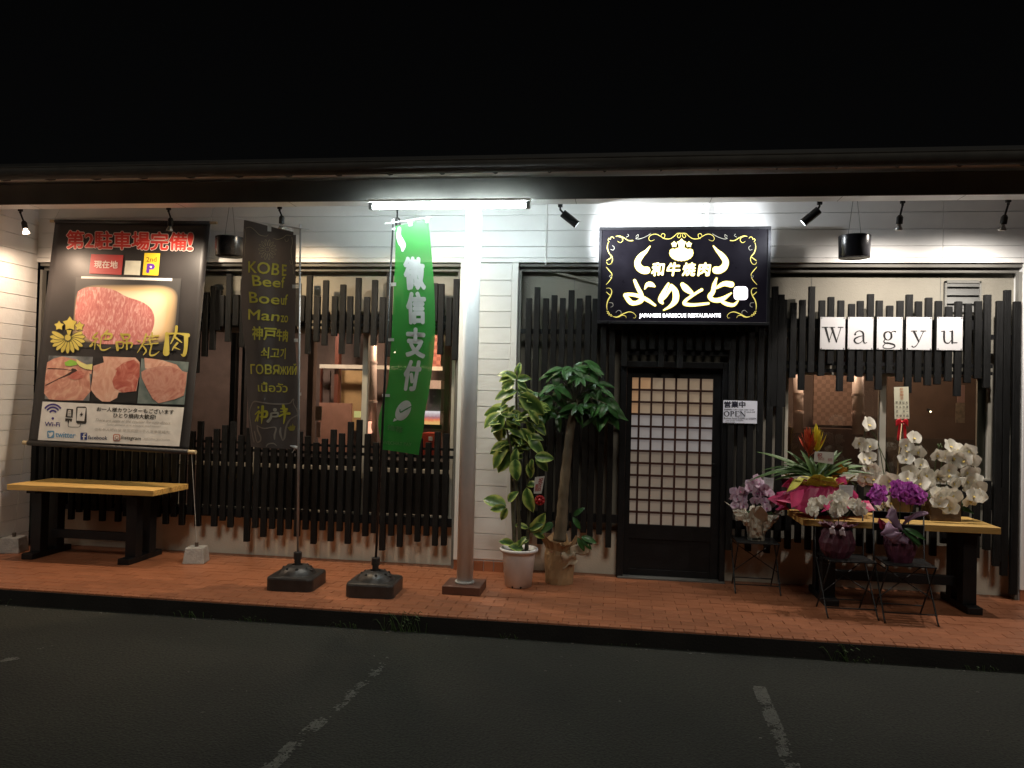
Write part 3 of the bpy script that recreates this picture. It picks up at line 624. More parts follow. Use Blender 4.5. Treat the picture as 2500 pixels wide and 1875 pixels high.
# ================================================================== track rail and lamps
RZ = 3.475; TY = -.60
t = thing('track_rail', (-1.3, TY, RZ), 'thin black lighting track hung along the eaves', 'rail')
m = MB(); m.box(-6.9, 4.6, TY-.017, TY+.017, RZ-.012, RZ+.012); m.build('track', BLK, t)
m = MB()
for x in (-6.5, -5, -3.5, -2, -.5, 1, 2.5, 4): m.tube([(x, TY, RZ+.012), (x, TY, TOP)], .006, 6)
m.build('hanger', BLK, t)
def bulb_lamp(px, ytop, ysock, ybulb, tgt, watt, col, label, lean=0, glow=0.0, ang=75):
    a = at(px, ytop, TY); sx = a.x+lean; zs = at(px, ysock, TY).z; zb = at(px, ybulb, TY).z
    t = thing('track_bulb_lamp', (a.x, TY, RZ-.012), label, 'track lamp', 'black track lamps with bare reflector bulbs')
    m = MB(); m.box(a.x-.018, a.x+.018, TY-.014, TY+.014, RZ-.055, RZ-.013); m.tube([(a.x, TY, RZ-.05), (a.x, TY, RZ-.075)], .011, 10); m.build('adapter', BLK, t, bevel=.002)
    m = MB(); m.tube([(a.x, TY, RZ-.07), (sx, TY+.01, zs+.05)], .008, 8); m.build('stem', BLK, t, smooth=True)
    top = Vector((sx, TY+.01, zs+.055)); dr = (Vector(tgt)-top).normalized()
    m = MB(); c = top; m.tube([c, c+dr*.012, c+dr*.02, c+dr*.075], [.014, .022, .026, .026], 16); m.build('socket', BLKP, t, smooth=False)
    m = MB(); e = c+dr*.076; m.tube([e, e+dr*.015, e+dr*.04, e+dr*.05, e+dr*.054], [.014, .018, .031, .03, .012], 18)
    bm_ = mat('bulb_glow_%d' % int(glow*10), (.8, .8, .78), .15, emit=col, estr=glow) if glow else mat('reflector_bulb', (.6, .6, .58), .1, metal=.6)
    m.build('bulb', bm_, t, smooth=True)
    lamp('SPOT', 'bulb_light', e+dr*.062, watt, col, .022, tgt, ang, 1.0, parent=t)
WARM = (1, .76, .52)
bulb_lamp(50, 510, 552, 568, (-5.6, -.25, 1.4), 70, (1, .72, .50), 'lit reflector bulb on the track nearest the left wall', lean=.03, glow=14, ang=168)
bulb_lamp(412, 500, 545, 560, (-4.75, -.1, 1.5), 78, (1, .82, .62), 'reflector bulb on the track in front of the big hanging banner', lean=.02, ang=170)
bulb_lamp(683, 500, 540, 556, (-3.4, -.15, .1), 110, (1, .74, .46), 'reflector bulb on the track just behind the brown flag', lean=.02, ang=172)  # bulb taken as switched off; its light is added to warm the wall
bulb_lamp(970, 500, 545, 560, (-1.75, -.1, .2), 95, (1, .84, .66), 'reflector bulb on the track hidden behind the top of the green flag', ang=165)  # another bulb taken as off, with an added light
bulb_lamp(2204, 480, 540, 552, (2.3, -.15, 1.3), 115, (1, .90, .80), 'reflector bulb on the track above the letter cards, right of the hanging pot', lean=-.015, ang=178)
bulb_lamp(2462, 480, 540, 552, (3.05, -.1, 1.5), 100, (1, .92, .83), 'reflector bulb on the track nearest the right edge', lean=-.02, ang=178)
def can_lamp(px, pa, pb, tgt, watt, label, ang=112):
    a = at(px, 500, TY); A = at(*pa, TY); B = at(*pb, TY); dr = (B-A).normalized()
    dr = Vector((dr.x, .25, dr.z)).normalized()
    t = thing('track_spotlight', (a.x, TY, RZ-.012), label, 'spotlight', 'black cylinder spotlights aimed at the sign')
    m = MB(); m.box(a.x-.02, a.x+.02, TY-.015, TY+.015, RZ-.06, RZ-.013); m.build('adapter', BLK, t, bevel=.002)
    m = MB(); m.tube([(a.x, TY, RZ-.058), (a.x, TY, A.z+.03), A+dr*.03], .009, 8); m.build('stem', BLK, t, smooth=True)
    m = MB(); m.tube([A, A+dr*.004, A+dr*.155, A+dr*.16, A+dr*.165], [.030, .036, .036, .038, .038], 24); m.build('housing', BLK, t, smooth=False)
    m = MB(); m.tube([A+dr*.1655, A+dr*.167], .03, 24); m.build('lens', mat('spot_lens_glow', (.8, .8, .8), .2, emit=(.86, .93, 1), estr=6), t)
    lamp('SPOT', 'spot_light', A+dr*.18, watt, (.90, .95, 1), .02, tgt, ang, 1.0, parent=t)
can_lamp(1368, (1373, 520), (1408, 546), (.95, .02, 3.28), 120, 'black cylinder spotlight left of the lit sign, aimed right at it', 128)
can_lamp(2001, (2000, 512), (1963, 542), (.40, .02, 3.32), 50, 'black cylinder spotlight right of the lit sign, aimed left at it')
# ================================================================== hanging black pots
def hang_pot(cx, cy, z0, z1, r, label):
    t = thing('hanging_pot', (cx, cy, z0), label, 'hanging pot', 'black tubs hung from the eaves')
    m = MB(); m.lathe((cx, cy, 0), [(r*.94, z0), (r*.96, z0+.004), (r, z1-.004), (r, z1), (r-.012, z1), (r-.02, z0+.02)], 40); m.build('tub', mat('black_glazed_pot', (.012, .012, .014), .22, var=.1), t, smooth=True)
    for s_ in (-1, 1): m = MB(); m.tube([(cx+s_*r*.42, cy, z1-.01), (cx, cy, TOP)], .003, 6); m.build('wire', mat('thin_wire', (.3, .3, .29), .4, metal=.5), t)
hang_pot(2.009, -.45, 2.985, 3.175, .133, 'glossy black tub hung on two wires between the spotlight and the letter cards')
pp = at(556, 605, -.40); hang_pot(pp.x+.02, -.40, pp.z-.085, pp.z+.10, .135, 'black tub hung on wires half hidden behind the brown flag')
# ================================================================== lit sign box
SY = -.155
a = at(1463, 555, SY); b = at(1878, 795, SY)
sx0, sx1, sz0, sz1 = a.x, b.x, b.z, a.z
t = sign = thing('sign_box', ((sx0+sx1)/2, SY, sz0), 'large backlit black sign with gold bull horns and brushed Japanese lettering above the door', 'sign')
m = MB(); m.box(sx0, sx1, SY+.006, -.016, sz0, sz1); m.build('casing', BLK, t, bevel=.004)
m = MB(); fw_ = .028
for q in ((sx0, sx1, sz1-fw_, sz1), (sx0, sx1, sz0, sz0+fw_), (sx0, sx0+fw_, sz0+fw_, sz1-fw_), (sx1-fw_, sx1, sz0+fw_, sz1-fw_)): m.box(q[0], q[1], SY-.012, SY+.004, q[2], q[3])
m.build('frame', mat('dark_satin_frame', (.05, .05, .055), .3, metal=.7), t, bevel=.003)
m = MB(); m.box(sx0+fw_, sx1-fw_, SY-.002, SY+.003, sz0+fw_, sz1-fw_)
m.build('face', mat('black_acrylic_face', (.008, .007, .010), .30, var=.2, spec=.2, emit=(.22, .17, .30), estr=.012), t)
K6 = 5.53
def s6(x, y, d): return at(1480+x/K6, 550+y/K6, SY-.004-d)
GOLDE = mat('backlit_gold_rim', (.7, .6, .15), .4, emit=(1, .80, .12), estr=1.0); HOT = mat('backlit_pale_lettering', (1, 1, .8), .4, emit=(1, .91, .56), estr=1.25); WH = mat('backlit_white_lettering', (1, 1, 1), .4, emit=(1, .98, 1), estr=2.6)
GOLDF = mat('backlit_gold_scroll', (.7, .6, .15), .4, emit=(.85, .70, .16), estr=.75); PALEF = mat('backlit_faint_scroll', (.5, .5, .4), .4, emit=(.5, .45, .4), estr=.5)
class Pen:
    def __init__(s, surf, d0=0): s.s = surf; s.d = d0; s.m = MB()
    def b(s, pts, grow=0, n=7): s.d += .00012; brush(s.m, pts, s.s, s.d, grow, n); return s
    def p(s, pts): s.d += .00012; poly(s.m, pts, s.s, s.d); return s
    def c(s, x, y, r, ry=None, rot=0, n=20): s.d += .00012; disc(s.m, x, y, r, s.s, s.d, ry, n, rot=rot); return s
    def t(s, st, q, bold=0, shear=0, sp=1.0): s.d += .00012; letters(s.m, st, q, s.s, s.d, bold, shear, sp); return s
    def done(s, name, m, par): return s.m.build(name, m, par)
# layer 1: gold rims (wider), layer 2: pale cores
HORN_L = [(590,285,10),(540,350,40),(470,415,78),(425,490,92),(440,565,104),(500,607,108),(548,607,112)]
HORN_R = [(1448,280,10),(1500,345,40),(1565,410,78),(1612,490,92),(1590,565,104),(1530,605,108),(1480,605,112)]
KANA = [[(385,745,36),(420,830,52),(470,930,62),(475,1010,70),(400,1050,60),(330,1040,70),(270,965,56),(262,935,40),(400,945,50),(540,1000,52),(660,1080,28)],
        [(520,858,8),(560,800,62),(610,800,70),(655,825,20)],
        [(840,785,22),(790,880,56),(735,1000,76),(760,1050,34)],[(735,1000,70),(800,960,40),(880,830,60)],[(880,820,60),(935,900,90),(935,1010,92),(870,1090,48),(775,1145,8)],
        [(1030,800,62),(1075,850,100),(1150,910,60)],[(1290,870,38),(1200,925,34),(1080,1010,40),(1060,1060,50),(1180,1075,42),(1380,1055,30)],
        [(1490,715,20),(1460,800,56),(1440,900,64),(1400,960,70),(1450,1010,62),(1560,1000,70),(1690,915,12)],[(1490,845,30),(1590,790,70),(1690,800,90)],[(1530,1010,30),(1620,1060,54),(1720,1075,46),(1780,1020,12)]]
for (pn, gr, d0, nm_, mt) in ((0, 7, .0005, 'lettering_rim', GOLDE), (1, 0, .0060, 'lettering', HOT)):
    P_ = Pen(s6, d0)
    for st in (HORN_L, HORN_R)+tuple(KANA): P_.b([(x_, y_, w_*.80) for x_, y_, w_ in st], gr)
    for i in range(13):   # scalloped crest
        an = math.radians(-15+i*17.5); cx, cy = 1015+112*math.cos(an), 372+62*math.sin(an); P_.c(cx, cy, 46+gr, 34+gr, rot=an)
    P_.c(1015, 360, 100+gr, 60+gr)
    for cx, cy, r in ((1018, 245, 62), (918, 258, 40), (1116, 258, 40)):
        P_.p([(cx+(r+gr)*k*math.sin(math.radians(36*i)), cy-(r+gr)*k*math.cos(math.radians(36*i))) for i in range(10) for k in ((1, .68)[i % 2],)])
    P_.p([(985-gr, 290), (1045+gr, 290), (1020+gr, 340), (1005-gr, 340)])
    for i, ch in enumerate('和牛焼肉'):
        P_.t(ch, Q(612+i*208, 508, 786+i*208, 680, 0), bold=(.062, .030)[pn], shear=.15)
    P_.done(nm_, mt, t)
P_ = Pen(s6, .006); P_.p(rrect(1722, 825, 1912, 1008, 48)); P_.done('seal_mark', mat('backlit_pink_seal', (1, .9, .95), .4, emit=(1, .90, .97), estr=2.4), t)
P_ = Pen(s6, .006); P_.t('JAPANESE BARBECUE RESTAURANTE', Q(447, 1192, 1545, 1258), bold=.03, sp=1.05); P_.done('lettering', WH, t)
P1 = GOLDF; P2 = PALEF
def both(pts, pen, w0=1.0):
    for q in (pts, [(2034-x, y, w) for x, y, w in pts]): K_ = Pen(s6, .001+.0001*random.random()); K_.b(q); K_.done('scroll', pen, t)
both([(1017,108,9),(960,110,9),(915,150,10),(860,182,10),(790,180,10),(735,150,8),(690,125,10),(640,120,8),(590,145,7),(575,185,6),(600,212,6),(650,195,4)], P1)
both([(990,110,7),(960,140,8),(975,168,8),(1000,155,8),(1005,120,6)], P1); both([(740,140,7),(760,112,8),(792,125,8),(785,165,8),(765,180,7)], P1)
both([(360,205,12),(300,205,10),(240,170,12),(180,145,12),(130,150,6)], P1); both([(165,150,9),(210,165,9),(225,205,7),(190,235,6),(155,215,4)], P1)
both([(105,175,6),(85,155,8),(60,165,8),(55,190,8),(35,180,8),(25,205,8),(40,225,7)], P1)
both([(290,120,5),(305,140,4),(270,160,5)], P2); both([(400,150,5),(430,125,5),(430,160,5),(400,175,5),(440,185,6),(520,160,5),(600,115,6)], P2)
both([(25,235,7),(15,300,12),(35,370,14),(75,420,12),(85,470,9),(60,520,6),(20,525,5),(5,495,6)], P1); both([(10,475,10),(45,450,12),(75,425,6)], P1); both([(85,275,5),(110,300,5),(95,335,5),(60,325,4)], P2)
both([(2,565,6),(40,610,12),(75,655,8),(75,690,5)], P1); both([(60,672,4),(45,690,4),(62,705,4),(75,690,3)], P2); both([(75,705,6),(45,750,10),(0,800,5)], P1)
both([(2,850,5),(50,850,6),(75,890,10),(60,950,14),(25,1010,16),(8,1080,12),(12,1140,5)], P1); both([(2,900,6),(35,930,10),(60,950,8)], P1); both([(40,1045,4),(85,1050,5),(90,1090,5),(60,1105,4)], P2)
both([(5,1160,7),(30,1165,8),(15,1190,8),(45,1185,8),(35,1212,8),(70,1205,7),(60,1228,6),(85,1222,6)], P1)
both([(90,1232,5),(150,1238,16),(220,1200,14),(300,1170,11),(360,1180,8),(400,1220,5),(390,1250,4),(365,1250,3)], P1); both([(170,1238,12),(215,1215,10),(260,1225,6),(270,1250,4)], P1); both([(130,1175,4),(165,1148,5),(200,1165,5),(200,1195,4)], P2)
# ================================================================== five letter cards
PAPER = mat('white_card', (.52, .51, .52), .6, var=.03, nscale=3); INK = mat('black_ink', (.012, .011, .012), .5)
cards = {'W': ((747,955,922,1190), [[(783,1034,17),(810,1134,11)],[(808,1134,5),(836,1045,5)],[(829,1034,17),(862,1134,11)],[(862,1134,5),(893,1034,5)],[(758,1029,6),(802,1029,6)],[(812,1029,5),(850,1029,5)],[(874,1029,6),(909,1029,6)]]),
 'a': ((946,955,1124,1190), [[(992,1082,9),(1004,1064,8),(1027,1055,6),(1050,1066,13),(1056,1088,14),(1056,1125,13),(1064,1143,8),(1081,1138,4)],[(1052,1090,4),(1020,1098,8),(994,1113,13),(993,1132,13),(1012,1145,8),(1035,1139,5),(1053,1122,4)],[(996,1079,14),(997,1080,14)]]),
 'g': ((1155,955,1335,1191), [[(1232,1059,5),(1211,1070,13),(1206,1090,15),(1212,1110,12),(1232,1121,5),(1252,1110,12),(1258,1090,15),(1252,1070,12),(1232,1059,5)],[(1252,1069,4),(1270,1057,5),(1286,1060,11)],[(1212,1115,5),(1203,1130,8),(1212,1141,10),(1245,1145,12),(1275,1154,11),(1281,1167,9),(1262,1179,6),(1235,1182,5),(1205,1179,6),(1197,1165,7),(1210,1149,5)]]),
 'y': ((1366,955,1546,1193), [[(1420,1060,16),(1454,1132,12)],[(1487,1060,5),(1452,1136,5),(1432,1165,6),(1416,1172,6),(1406,1166,10)],[(1400,1056,6),(1440,1056,6)],[(1468,1056,6),(1506,1056,6)]]),
 'u': ((1587,955,1768,1195), [[(1618,1058,6),(1640,1058,6)],[(1637,1060,14),(1637,1118,14),(1648,1140,10),(1670,1142,7),(1690,1120,5)],[(1695,1058,14),(1695,1142,14)],[(1678,1058,5),(1696,1058,5)],[(1694,1141,7),(1729,1140,6)]])}
WY = -.030
for ch, (bx, strokes) in cards.items():
    a = at(*c7(bx[0], bx[1]), WY); b = at(*c7(bx[2], bx[3]), WY)
    o = MB(); o.box(a.x, b.x, WY, WY+.003, b.z, a.z); o = o.build('letter_card', PAPER)
    tag(o, 'white card bearing the letter %s pinned to the upper right slats' % ch, 'letter card', 'white cards spelling Wagyu')
    P_ = Pen(lambda x, y, d: at(*c7(x, y), WY-.001-d))
    for s_ in strokes: P_.b(s_, n=9)
    P_.done('letter', INK, o)
    pn = MB()
    for (u, v) in ((.05, .03), (.95, .03), (.05, .97), (.95, .97)): pn.ball((a.x+(b.x-a.x)*u, WY-.002, a.z+(b.z-a.z)*v), .005, 6)
    pn.build('pin', BLK, o)
# ================================================================== OPEN notice
NY = -.030; KN = 5.267
def cn(x, y, d=0): return at(1480+x/KN, 750+y/KN, NY-.001-d)
a = cn(1507, 1196); b = cn(1938, 1498)
o = MB(); o.box(a.x, b.x, NY, NY+.002, b.z, a.z)
o = o.build('open_notice', mat('white_notice_paper', (.84, .86, .98), .6, var=.03)); tag(o, 'white paper notice reading OPEN pinned to the slats right of the door', 'notice')
NAVY = mat('navy_ink', (.012, .012, .03), .5); P_ = Pen(cn)
P_.t('営業中', Q(1520, 1212, 1788, 1290), bold=.045); P_.t('営業時間 11:00〜15:00 17:00〜21:00', Q(1517, 1305, 1900, 1326, .01), bold=.01); P_.t('定休日 水曜', Q(1805, 1340, 1912, 1356), bold=.01)
P_.t('Business hours 5:00PM to 10:00PM', Q(1513, 1414, 1928, 1440, .02), bold=.008); P_.t('Last order 9:30PM', Q(1540, 1446, 1760, 1462, .02)); P_.t('Closed : Monday', Q(1525, 1470, 1655, 1486))
P_.b([(1548,1338,7),(1524,1352,12),(1519,1370,14),(1526,1390,12),(1548,1402,7),(1571,1390,12),(1578,1370,14),(1571,1350,12),(1548,1338,7)])
for x in (1606, 1668): P_.b([(x,1340,12),(x,1400,12)]); P_.b([(x-10,1339,3),(x+12,1339,3)]); P_.b([(x-10,1401,3),(x+12,1401,3)])
P_.b([(1606,1339,5),(1632,1343,9),(1640,1355,12),(1630,1368,9),(1606,1371,5)]); P_.b([(1668,1339,5),(1706,1339,6),(1708,1350,6)]); P_.b([(1668,1370,3),(1696,1370,3)]); P_.b([(1668,1401,5),(1708,1401,6),(1711,1388,6)])
P_.b([(1732,1340,6),(1732,1401,6)]); P_.b([(1730,1340,13),(1782,1402,12)]); P_.b([(1784,1340,6),(1784,1402,6)]); P_.b([(1724,1339,3),(1738,1339,3)]); P_.b([(1774,1339,3),(1796,1339,3)]); P_.b([(1724,1401,3),(1742,1401,3)])
P_.done('lettering', NAVY, o)
# ================================================================== big hanging banner
pT = at(322, 540, -.12); pB = at(263, 1092, -.42)
dirn = Vector((0, pT.y-pB.y, pT.z-pB.z)).normalized(); BN = Vector((0, -dirn.z, dirn.y)).normalized()
def sb(x, y, d=0):
    p0 = pT+BN*d; return onplane(x, y, p0, BN)
TL, TR, BR_, BL_ = sb(133, 539), sb(512, 543), sb(459, 1103), sb(67, 1081)
t = thing('hanging_banner', (TL+TR)/2, 'large black roll banner with meat photographs and red Japanese headline, above the left table', 'banner')
VINYL = mat('black_vinyl', (.024, .021, .021), .46, var=.2, nscale=2, bump=.05, bscale=3)
def ban(u, v):
    p = TL.lerp(TR, u).lerp(BL_.lerp(BR_, u), v); return p+BN*(.010*math.sin(u*3.14)*math.sin(v*3.14)-.012)
m = MB(); m.grid(ban, 24, 40); m.build('cloth', VINYL, t, smooth=True, solid=.002)
for (A, B, r) in ((TL, TR, .018), (BL_, BR_, .026)):
    d = (B-A).normalized(); m = MB(); m.tube([A-BN*.012, B-BN*.012], r, 16); m.build('rod_sleeve', VINYL, t, smooth=True)
    m = MB(); m.tube([A-d*.055-BN*.012, A-BN*.012], r*.8, 14); m.tube([B-BN*.012, B+d*.075-BN*.012], r*.8, 14); m.build('rod_end', mat('pale_wooden_rod', (.5, .40, .24), .5, var=.15), t, smooth=False)
m = MB()
for e in (TL, TR): m.tube([e+Vector((0, 0, .01)), Vector((e.x, -.03, 3.60))], .003, 5)
m.build('cord', mat('white_cord', (.6, .6, .56), .7), t)
def s1(x, y, d=0): return sb(x/3.0167, 350+y/3.0167, d)
def sA(x, y, d=0): return sb(140+x/5.821, 540+y/5.821, d)
def sB_(x, y, d=0): return sb(100+x/5.53, 740+y/5.53, d)
def sC(x, y, d=0): return sb(80+x/5.672, 970+y/5.672, d)
def prn(n, c, r=.5, **k): return mat(n, c, r, **k)
def boldtext(surf, s, q, c_in, c_out, b1, b2, base=.003, shear=0, par=None):
    if c_out: P_ = Pen(surf, base); P_.t(s, q, bold=b2, shear=shear); P_.done('lettering_outline', c_out, par or t)
    P_ = Pen(surf, base+.0015); P_.t(s, q, bold=b1, shear=shear); P_.done('lettering', c_in, par or t)
RED = prn('print_red', (.55, .035, .025)); PWH = prn('print_white', (.72, .70, .66)); PPK = prn('print_pale_pink', (.75, .60, .55))
q = [(135, 135), (1840, 165), (1830, 415), (135, 385)]
boldtext(sA, '第2駐車場完備', q, RED, PPK, .035, .075)
boldtext(sA, '!', [(1860, 170), (1930, 170), (1920, 415), (1845, 415)], RED, PPK, .04, .09)
P_ = Pen(sA, .002); P_.p([(480, 468), (938, 482), (910, 762), (452, 742)]); P_.done('print_block', prn('print_deep_red', (.45, .03, .03)), t)
P_ = Pen(sA, .004); P_.t('現在地', [(527, 560), (860, 566), (852, 672), (520, 662)], bold=.03); P_.done('lettering', PPK, t)
P_ = Pen(sA, .002); P_.p([(970, 560), (1190, 565), (1172, 768), (948, 760)]); P_.done('print_block', prn('print_cream', (.75, .72, .58)), t)
P_ = Pen(sA, .002); P_.p([(1240, 452), (1462, 456), (1434, 772), (1210, 765)]); P_.done('print_block', prn('print_orange_yellow', (.85, .52, .03), col2=(.9, .65, .05), nscale=2), t)
P_ = Pen(sA, .004); P_.t('2nd', Q(1265, 510, 1410, 575), bold=.01); P_.done('lettering', prn('print_brown', (.20, .06, .02)), t)
P_ = Pen(sA, .004); P_.t('P', [(1283, 610), (1380, 612), (1375, 728), (1272, 725)], bold=.09); P_.done('lettering', prn('print_violet', (.13, .03, .35)), t)
P_ = Pen(sA, .006); P_.c(1330, 652, 14); P_.done('print_block', PWH, t)
P_ = Pen(sA, .002); P_.p([(342, 783), (1632, 812), (1630, 850), (338, 812)]); P_.done('print_block', PWH, t)
# the steak picture: dark panel, warm highlight, marbled steak
P_ = Pen(s1, .0010); P_.p([(560, 985), (1335, 995), (1300, 1530), (520, 1500)]); P_.done('photo_panel', prn('print_dark_photo', (.035, .033, .033), col2=(.055, .052, .05), nscale=1.5), t)
def glow_mat():
    m = bpy.data.materials.new('print_warm_highlight'); m.use_nodes = True; tt = m.node_tree; b = tt.nodes['Principled BSDF']; L = tt.links.new
    tc = tt.nodes.new('ShaderNodeTexCoord'); sp = tt.nodes.new('ShaderNodeSeparateXYZ'); L(tc.outputs['Generated'], sp.inputs[0])
    def tri(o, pw):
        a = tt.nodes.new('ShaderNodeMath'); a.operation = 'SUBTRACT'; a.inputs[1].default_value = .5; L(o, a.inputs[0])
        c = tt.nodes.new('ShaderNodeMath'); c.operation = 'ABSOLUTE'; L(a.outputs[0], c.inputs[0]); d = tt.nodes.new('ShaderNodeMath'); d.operation = 'MULTIPLY'; d.inputs[1].default_value = 2; L(c.outputs[0], d.inputs[0])
        e = tt.nodes.new('ShaderNodeMath'); e.operation = 'POWER'; e.inputs[1].default_value = pw; L(d.outputs[0], e.inputs[0]); return e.outputs[0]
    s_ = tt.nodes.new('ShaderNodeMath'); s_.operation = 'ADD'; L(tri(sp.outputs[0], 5), s_.inputs[0]); L(tri(sp.outputs[2], 5), s_.inputs[1])
    r = tt.nodes.new('ShaderNodeValToRGB'); e = r.color_ramp.elements; e[0].position = .05; e[0].color = (.92, .84, .58, 1); e[1].position = 1; e[1].color = (.045, .042, .04, 1); k = e.new(.35); k.color = (.70, .48, .25, 1)
    L(s_.outputs[0], r.inputs[0]); L(r.outputs[0], b.inputs['Base Color']); b.inputs['Roughness'].default_value = .55; return m
P_ = Pen(s1, .002); P_.p([(560, 1040), (1318, 1040), (1280, 1480), (530, 1470)]); P_.done('photo_panel', glow_mat(), t)
def meat(name, c1, c2, c3, sc=6, st=(1, 1, 1), dist=2.5):
    m = bpy.data.materials.new(name); m.use_nodes = True; tt = m.node_tree; b = tt.nodes['Principled BSDF']; L = tt.links.new
    tc = tt.nodes.new('ShaderNodeTexCoord'); mp = tt.nodes.new('ShaderNodeMapping'); mp.inputs['Scale'].default_value = st; mp.inputs['Rotation'].default_value = (0, .6, 0); L(tc.outputs['Object'], mp.inputs[0])
    n = tt.nodes.new('ShaderNodeTexNoise'); n.inputs['Scale'].default_value = sc; n.inputs['Detail'].default_value = 5; n.inputs['Distortion'].default_value = dist; L(mp.outputs[0], n.inputs[0])
    r = tt.nodes.new('ShaderNodeValToRGB'); e = r.color_ramp.elements; e[0].position = .3; e[0].color = (*c1, 1); e[1].position = .72; e[1].color = (*c3, 1); k = e.new(.5); k.color = (*c2, 1)
    L(n.outputs[0], r.inputs[0]); L(r.outputs[0], b.inputs['Base Color']); b.inputs['Roughness'].default_value = .4; return m
ST = meat('print_marbled_steak', (.50, .15, .14), (.60, .22, .20), (.80, .50, .44), 34, (1, 1, .38), 1.2)
P_ = Pen(s1, .0035); P_.p(spline([(575, 1090), (640, 1062), (760, 1062), (850, 1085), (930, 1128), (1060, 1175), (1125, 1240), (1135, 1330), (1100, 1420), (1050, 1475), (900, 1480), (700, 1470), (610, 1400), (600, 1370), (555, 1300), (560, 1180), (575, 1090)], 4)[:-1]); P_.done('steak_photo', ST, t)
# crest and brushed gold lettering
GOLDP = prn('print_gold', (.50, .40, .07), .35, col2=(.62, .52, .12), nscale=6); OLV = prn('print_olive_outline', (.10, .09, .03))
P_ = Pen(sB_, .005); P2_ = Pen(sB_, .0065)
for i in range(13):
    an = math.radians(-27+i*19.5); ux, uy = math.cos(an), math.sin(an); cx, cy = 360+145*ux, 478+108*uy
    P_.d = .003+.00025*i; P2_.d = P_.d+.0001; P_.c(cx, cy, 100, 36, rot=an); P2_.c(cx, cy, 92, 27, rot=an)
P_.d = .0066; P2_.d = .0069
for cx, cy, r in ((390, 280, 100), (245, 305, 66), (520, 312, 66)):
    for pen, k in ((P_, 8), (P2_, 0)): pen.p([(cx+(r+k)*w_*math.sin(math.radians(36*i)), cy-(r+k)*w_*math.cos(math.radians(36*i))) for i in range(10) for w_ in ((1, .6)[i % 2],)])
P_.d = .0075; P2_.d = .0085; P_.c(362, 468, 54); P2_.c(362, 466, 40); P2_.p([(345, 365), (412, 365), (392, 430), (362, 428)]); P_.done('crest_outline', OLV, t); P2_.done('crest', GOLDP, t)
P_ = Pen(sB_, .0065)
GK = [[(760,400,22),(700,470,26),(770,480,16),(690,540,14)],[(735,480,20),(725,625,10)],[(690,560,30),(668,580,30)],[(760,560,16),(790,580,24)],[(900,370,24),(850,420,20),(815,460,14)],[(860,410,26),(950,425,34),(930,480,26),(850,490,16)],[(880,415,14),(870,485,12)],[(820,440,16),(800,600,22),(850,635,22),(940,600,6)],
      [(1085,420,36),(1120,490,26)],[(1085,425,24),(1190,430,30),(1170,490,20),(1110,495,14)],[(1020,530,34),(1035,630,36)],[(1030,525,20),(1110,530,22),(1100,600,14),(1040,605,14)],[(1160,480,24),(1160,620,26)],[(1110,540,14),(1225,540,26),(1215,600,18)],
      [(1340,520,26),(1290,500,6)],[(1420,420,28),(1380,540,24),(1300,670,6)],[(1360,560,14),(1420,640,24),(1380,700,10)],[(1500,400,20),(1500,470,16)],[(1430,450,12),(1590,440,22)],[(1430,500,16),(1570,480,14)],[(1460,470,16),(1480,560,20)],[(1400,560,12),(1580,540,18)],[(1500,550,16),(1470,690,24),(1530,700,22),(1600,650,5)],
      [(1830,320,40),(1815,420,34),(1750,550,12)],[(1700,410,46),(1700,520,60),(1690,670,90)],[(1690,415,34),(1850,410,20),(1985,435,56)],[(1960,440,60),(1955,600,50),(1930,700,46),(1890,690,8)],[(1800,450,30),(1900,530,14)],[(1840,540,30),(1790,600,20),(1770,640,6)],[(1810,600,24),(1880,630,6)]]
for st in GK: P_.b(st)
P_.done('brushed_lettering', GOLDP, t)
# three small photographs
def photo(quad, bgm, polys):
    P_ = Pen(sb, .001); P_.p(quad); P_.done('photo_panel', bgm, t); P_ = None
    for i, (mt, pl, nm_) in enumerate(polys):
        P_ = Pen(sb, .0022+.0011*i); P_.p([(100+x/5.53, 740+y/5.53) if y < 1300 else (x/2.765*1.0, 850+(y-2000)/2.765) for x, y in pl]); P_.done(nm_, mt, t)
DK = prn('print_black', (.015, .015, .015)); GRN = prn('print_slate_green', (.09, .13, .12), col2=(.2, .24, .23), nscale=9)
M1 = meat('print_tongue', (.50, .20, .14), (.62, .30, .22), (.75, .48, .34), 7); M2 = meat('print_sirloin', (.38, .08, .06), (.50, .15, .11), (.66, .34, .26), 6); M3 = meat('print_brisket', (.42, .16, .12), (.52, .25, .19), (.58, .33, .26), 9); M4 = meat('print_pale_fat', (.55, .24, .17), (.68, .38, .28), (.78, .55, .42), 5)
H = lambda x, y: (x, y+2000)   # points measured in the second crop of the photograph
photo([(119, 868), (227, 871), (218, 979), (109, 974)], prn('print_greyblue', (.05, .055, .06), col2=(.4, .42, .42), nscale=5),
      [(M1, [(85, 800), (170, 750), (280, 720), (480, 760), (620, 830), (690, 900), (680, 960), H(604, 140+30), H(612, 290), H(560, 352), H(400, 352), H(330, 345), H(298, 305), H(305, 200), H(318, 100)], 'meat_photo'),
       (prn('print_char', (.05, .02, .015)), [(85, 888), (300, 895), (420, 915), (330, 970), (60, 1105), (60, 1120), (250, 1020), (420, 960), (500, 925), (470, 890), (420, 880), (400, 905), (300, 885), (90, 875)], 'char_mark'),
       (M2, [(350, 1000), (420, 950), (520, 900), (600, 960), (560, 1010), (460, 1040)], 'meat_photo'),
       (prn('print_lime', (.25, .50, .06)), [(318, 800), (400, 760), (480, 790), (492, 830), (400, 852), (330, 845)], 'lime_photo'),
       (prn('print_lemon', (.72, .68, .25)), [(480, 755), (540, 800), (620, 830), (695, 820), (690, 900), (600, 890), (520, 850), (480, 800)], 'lemon_photo')])
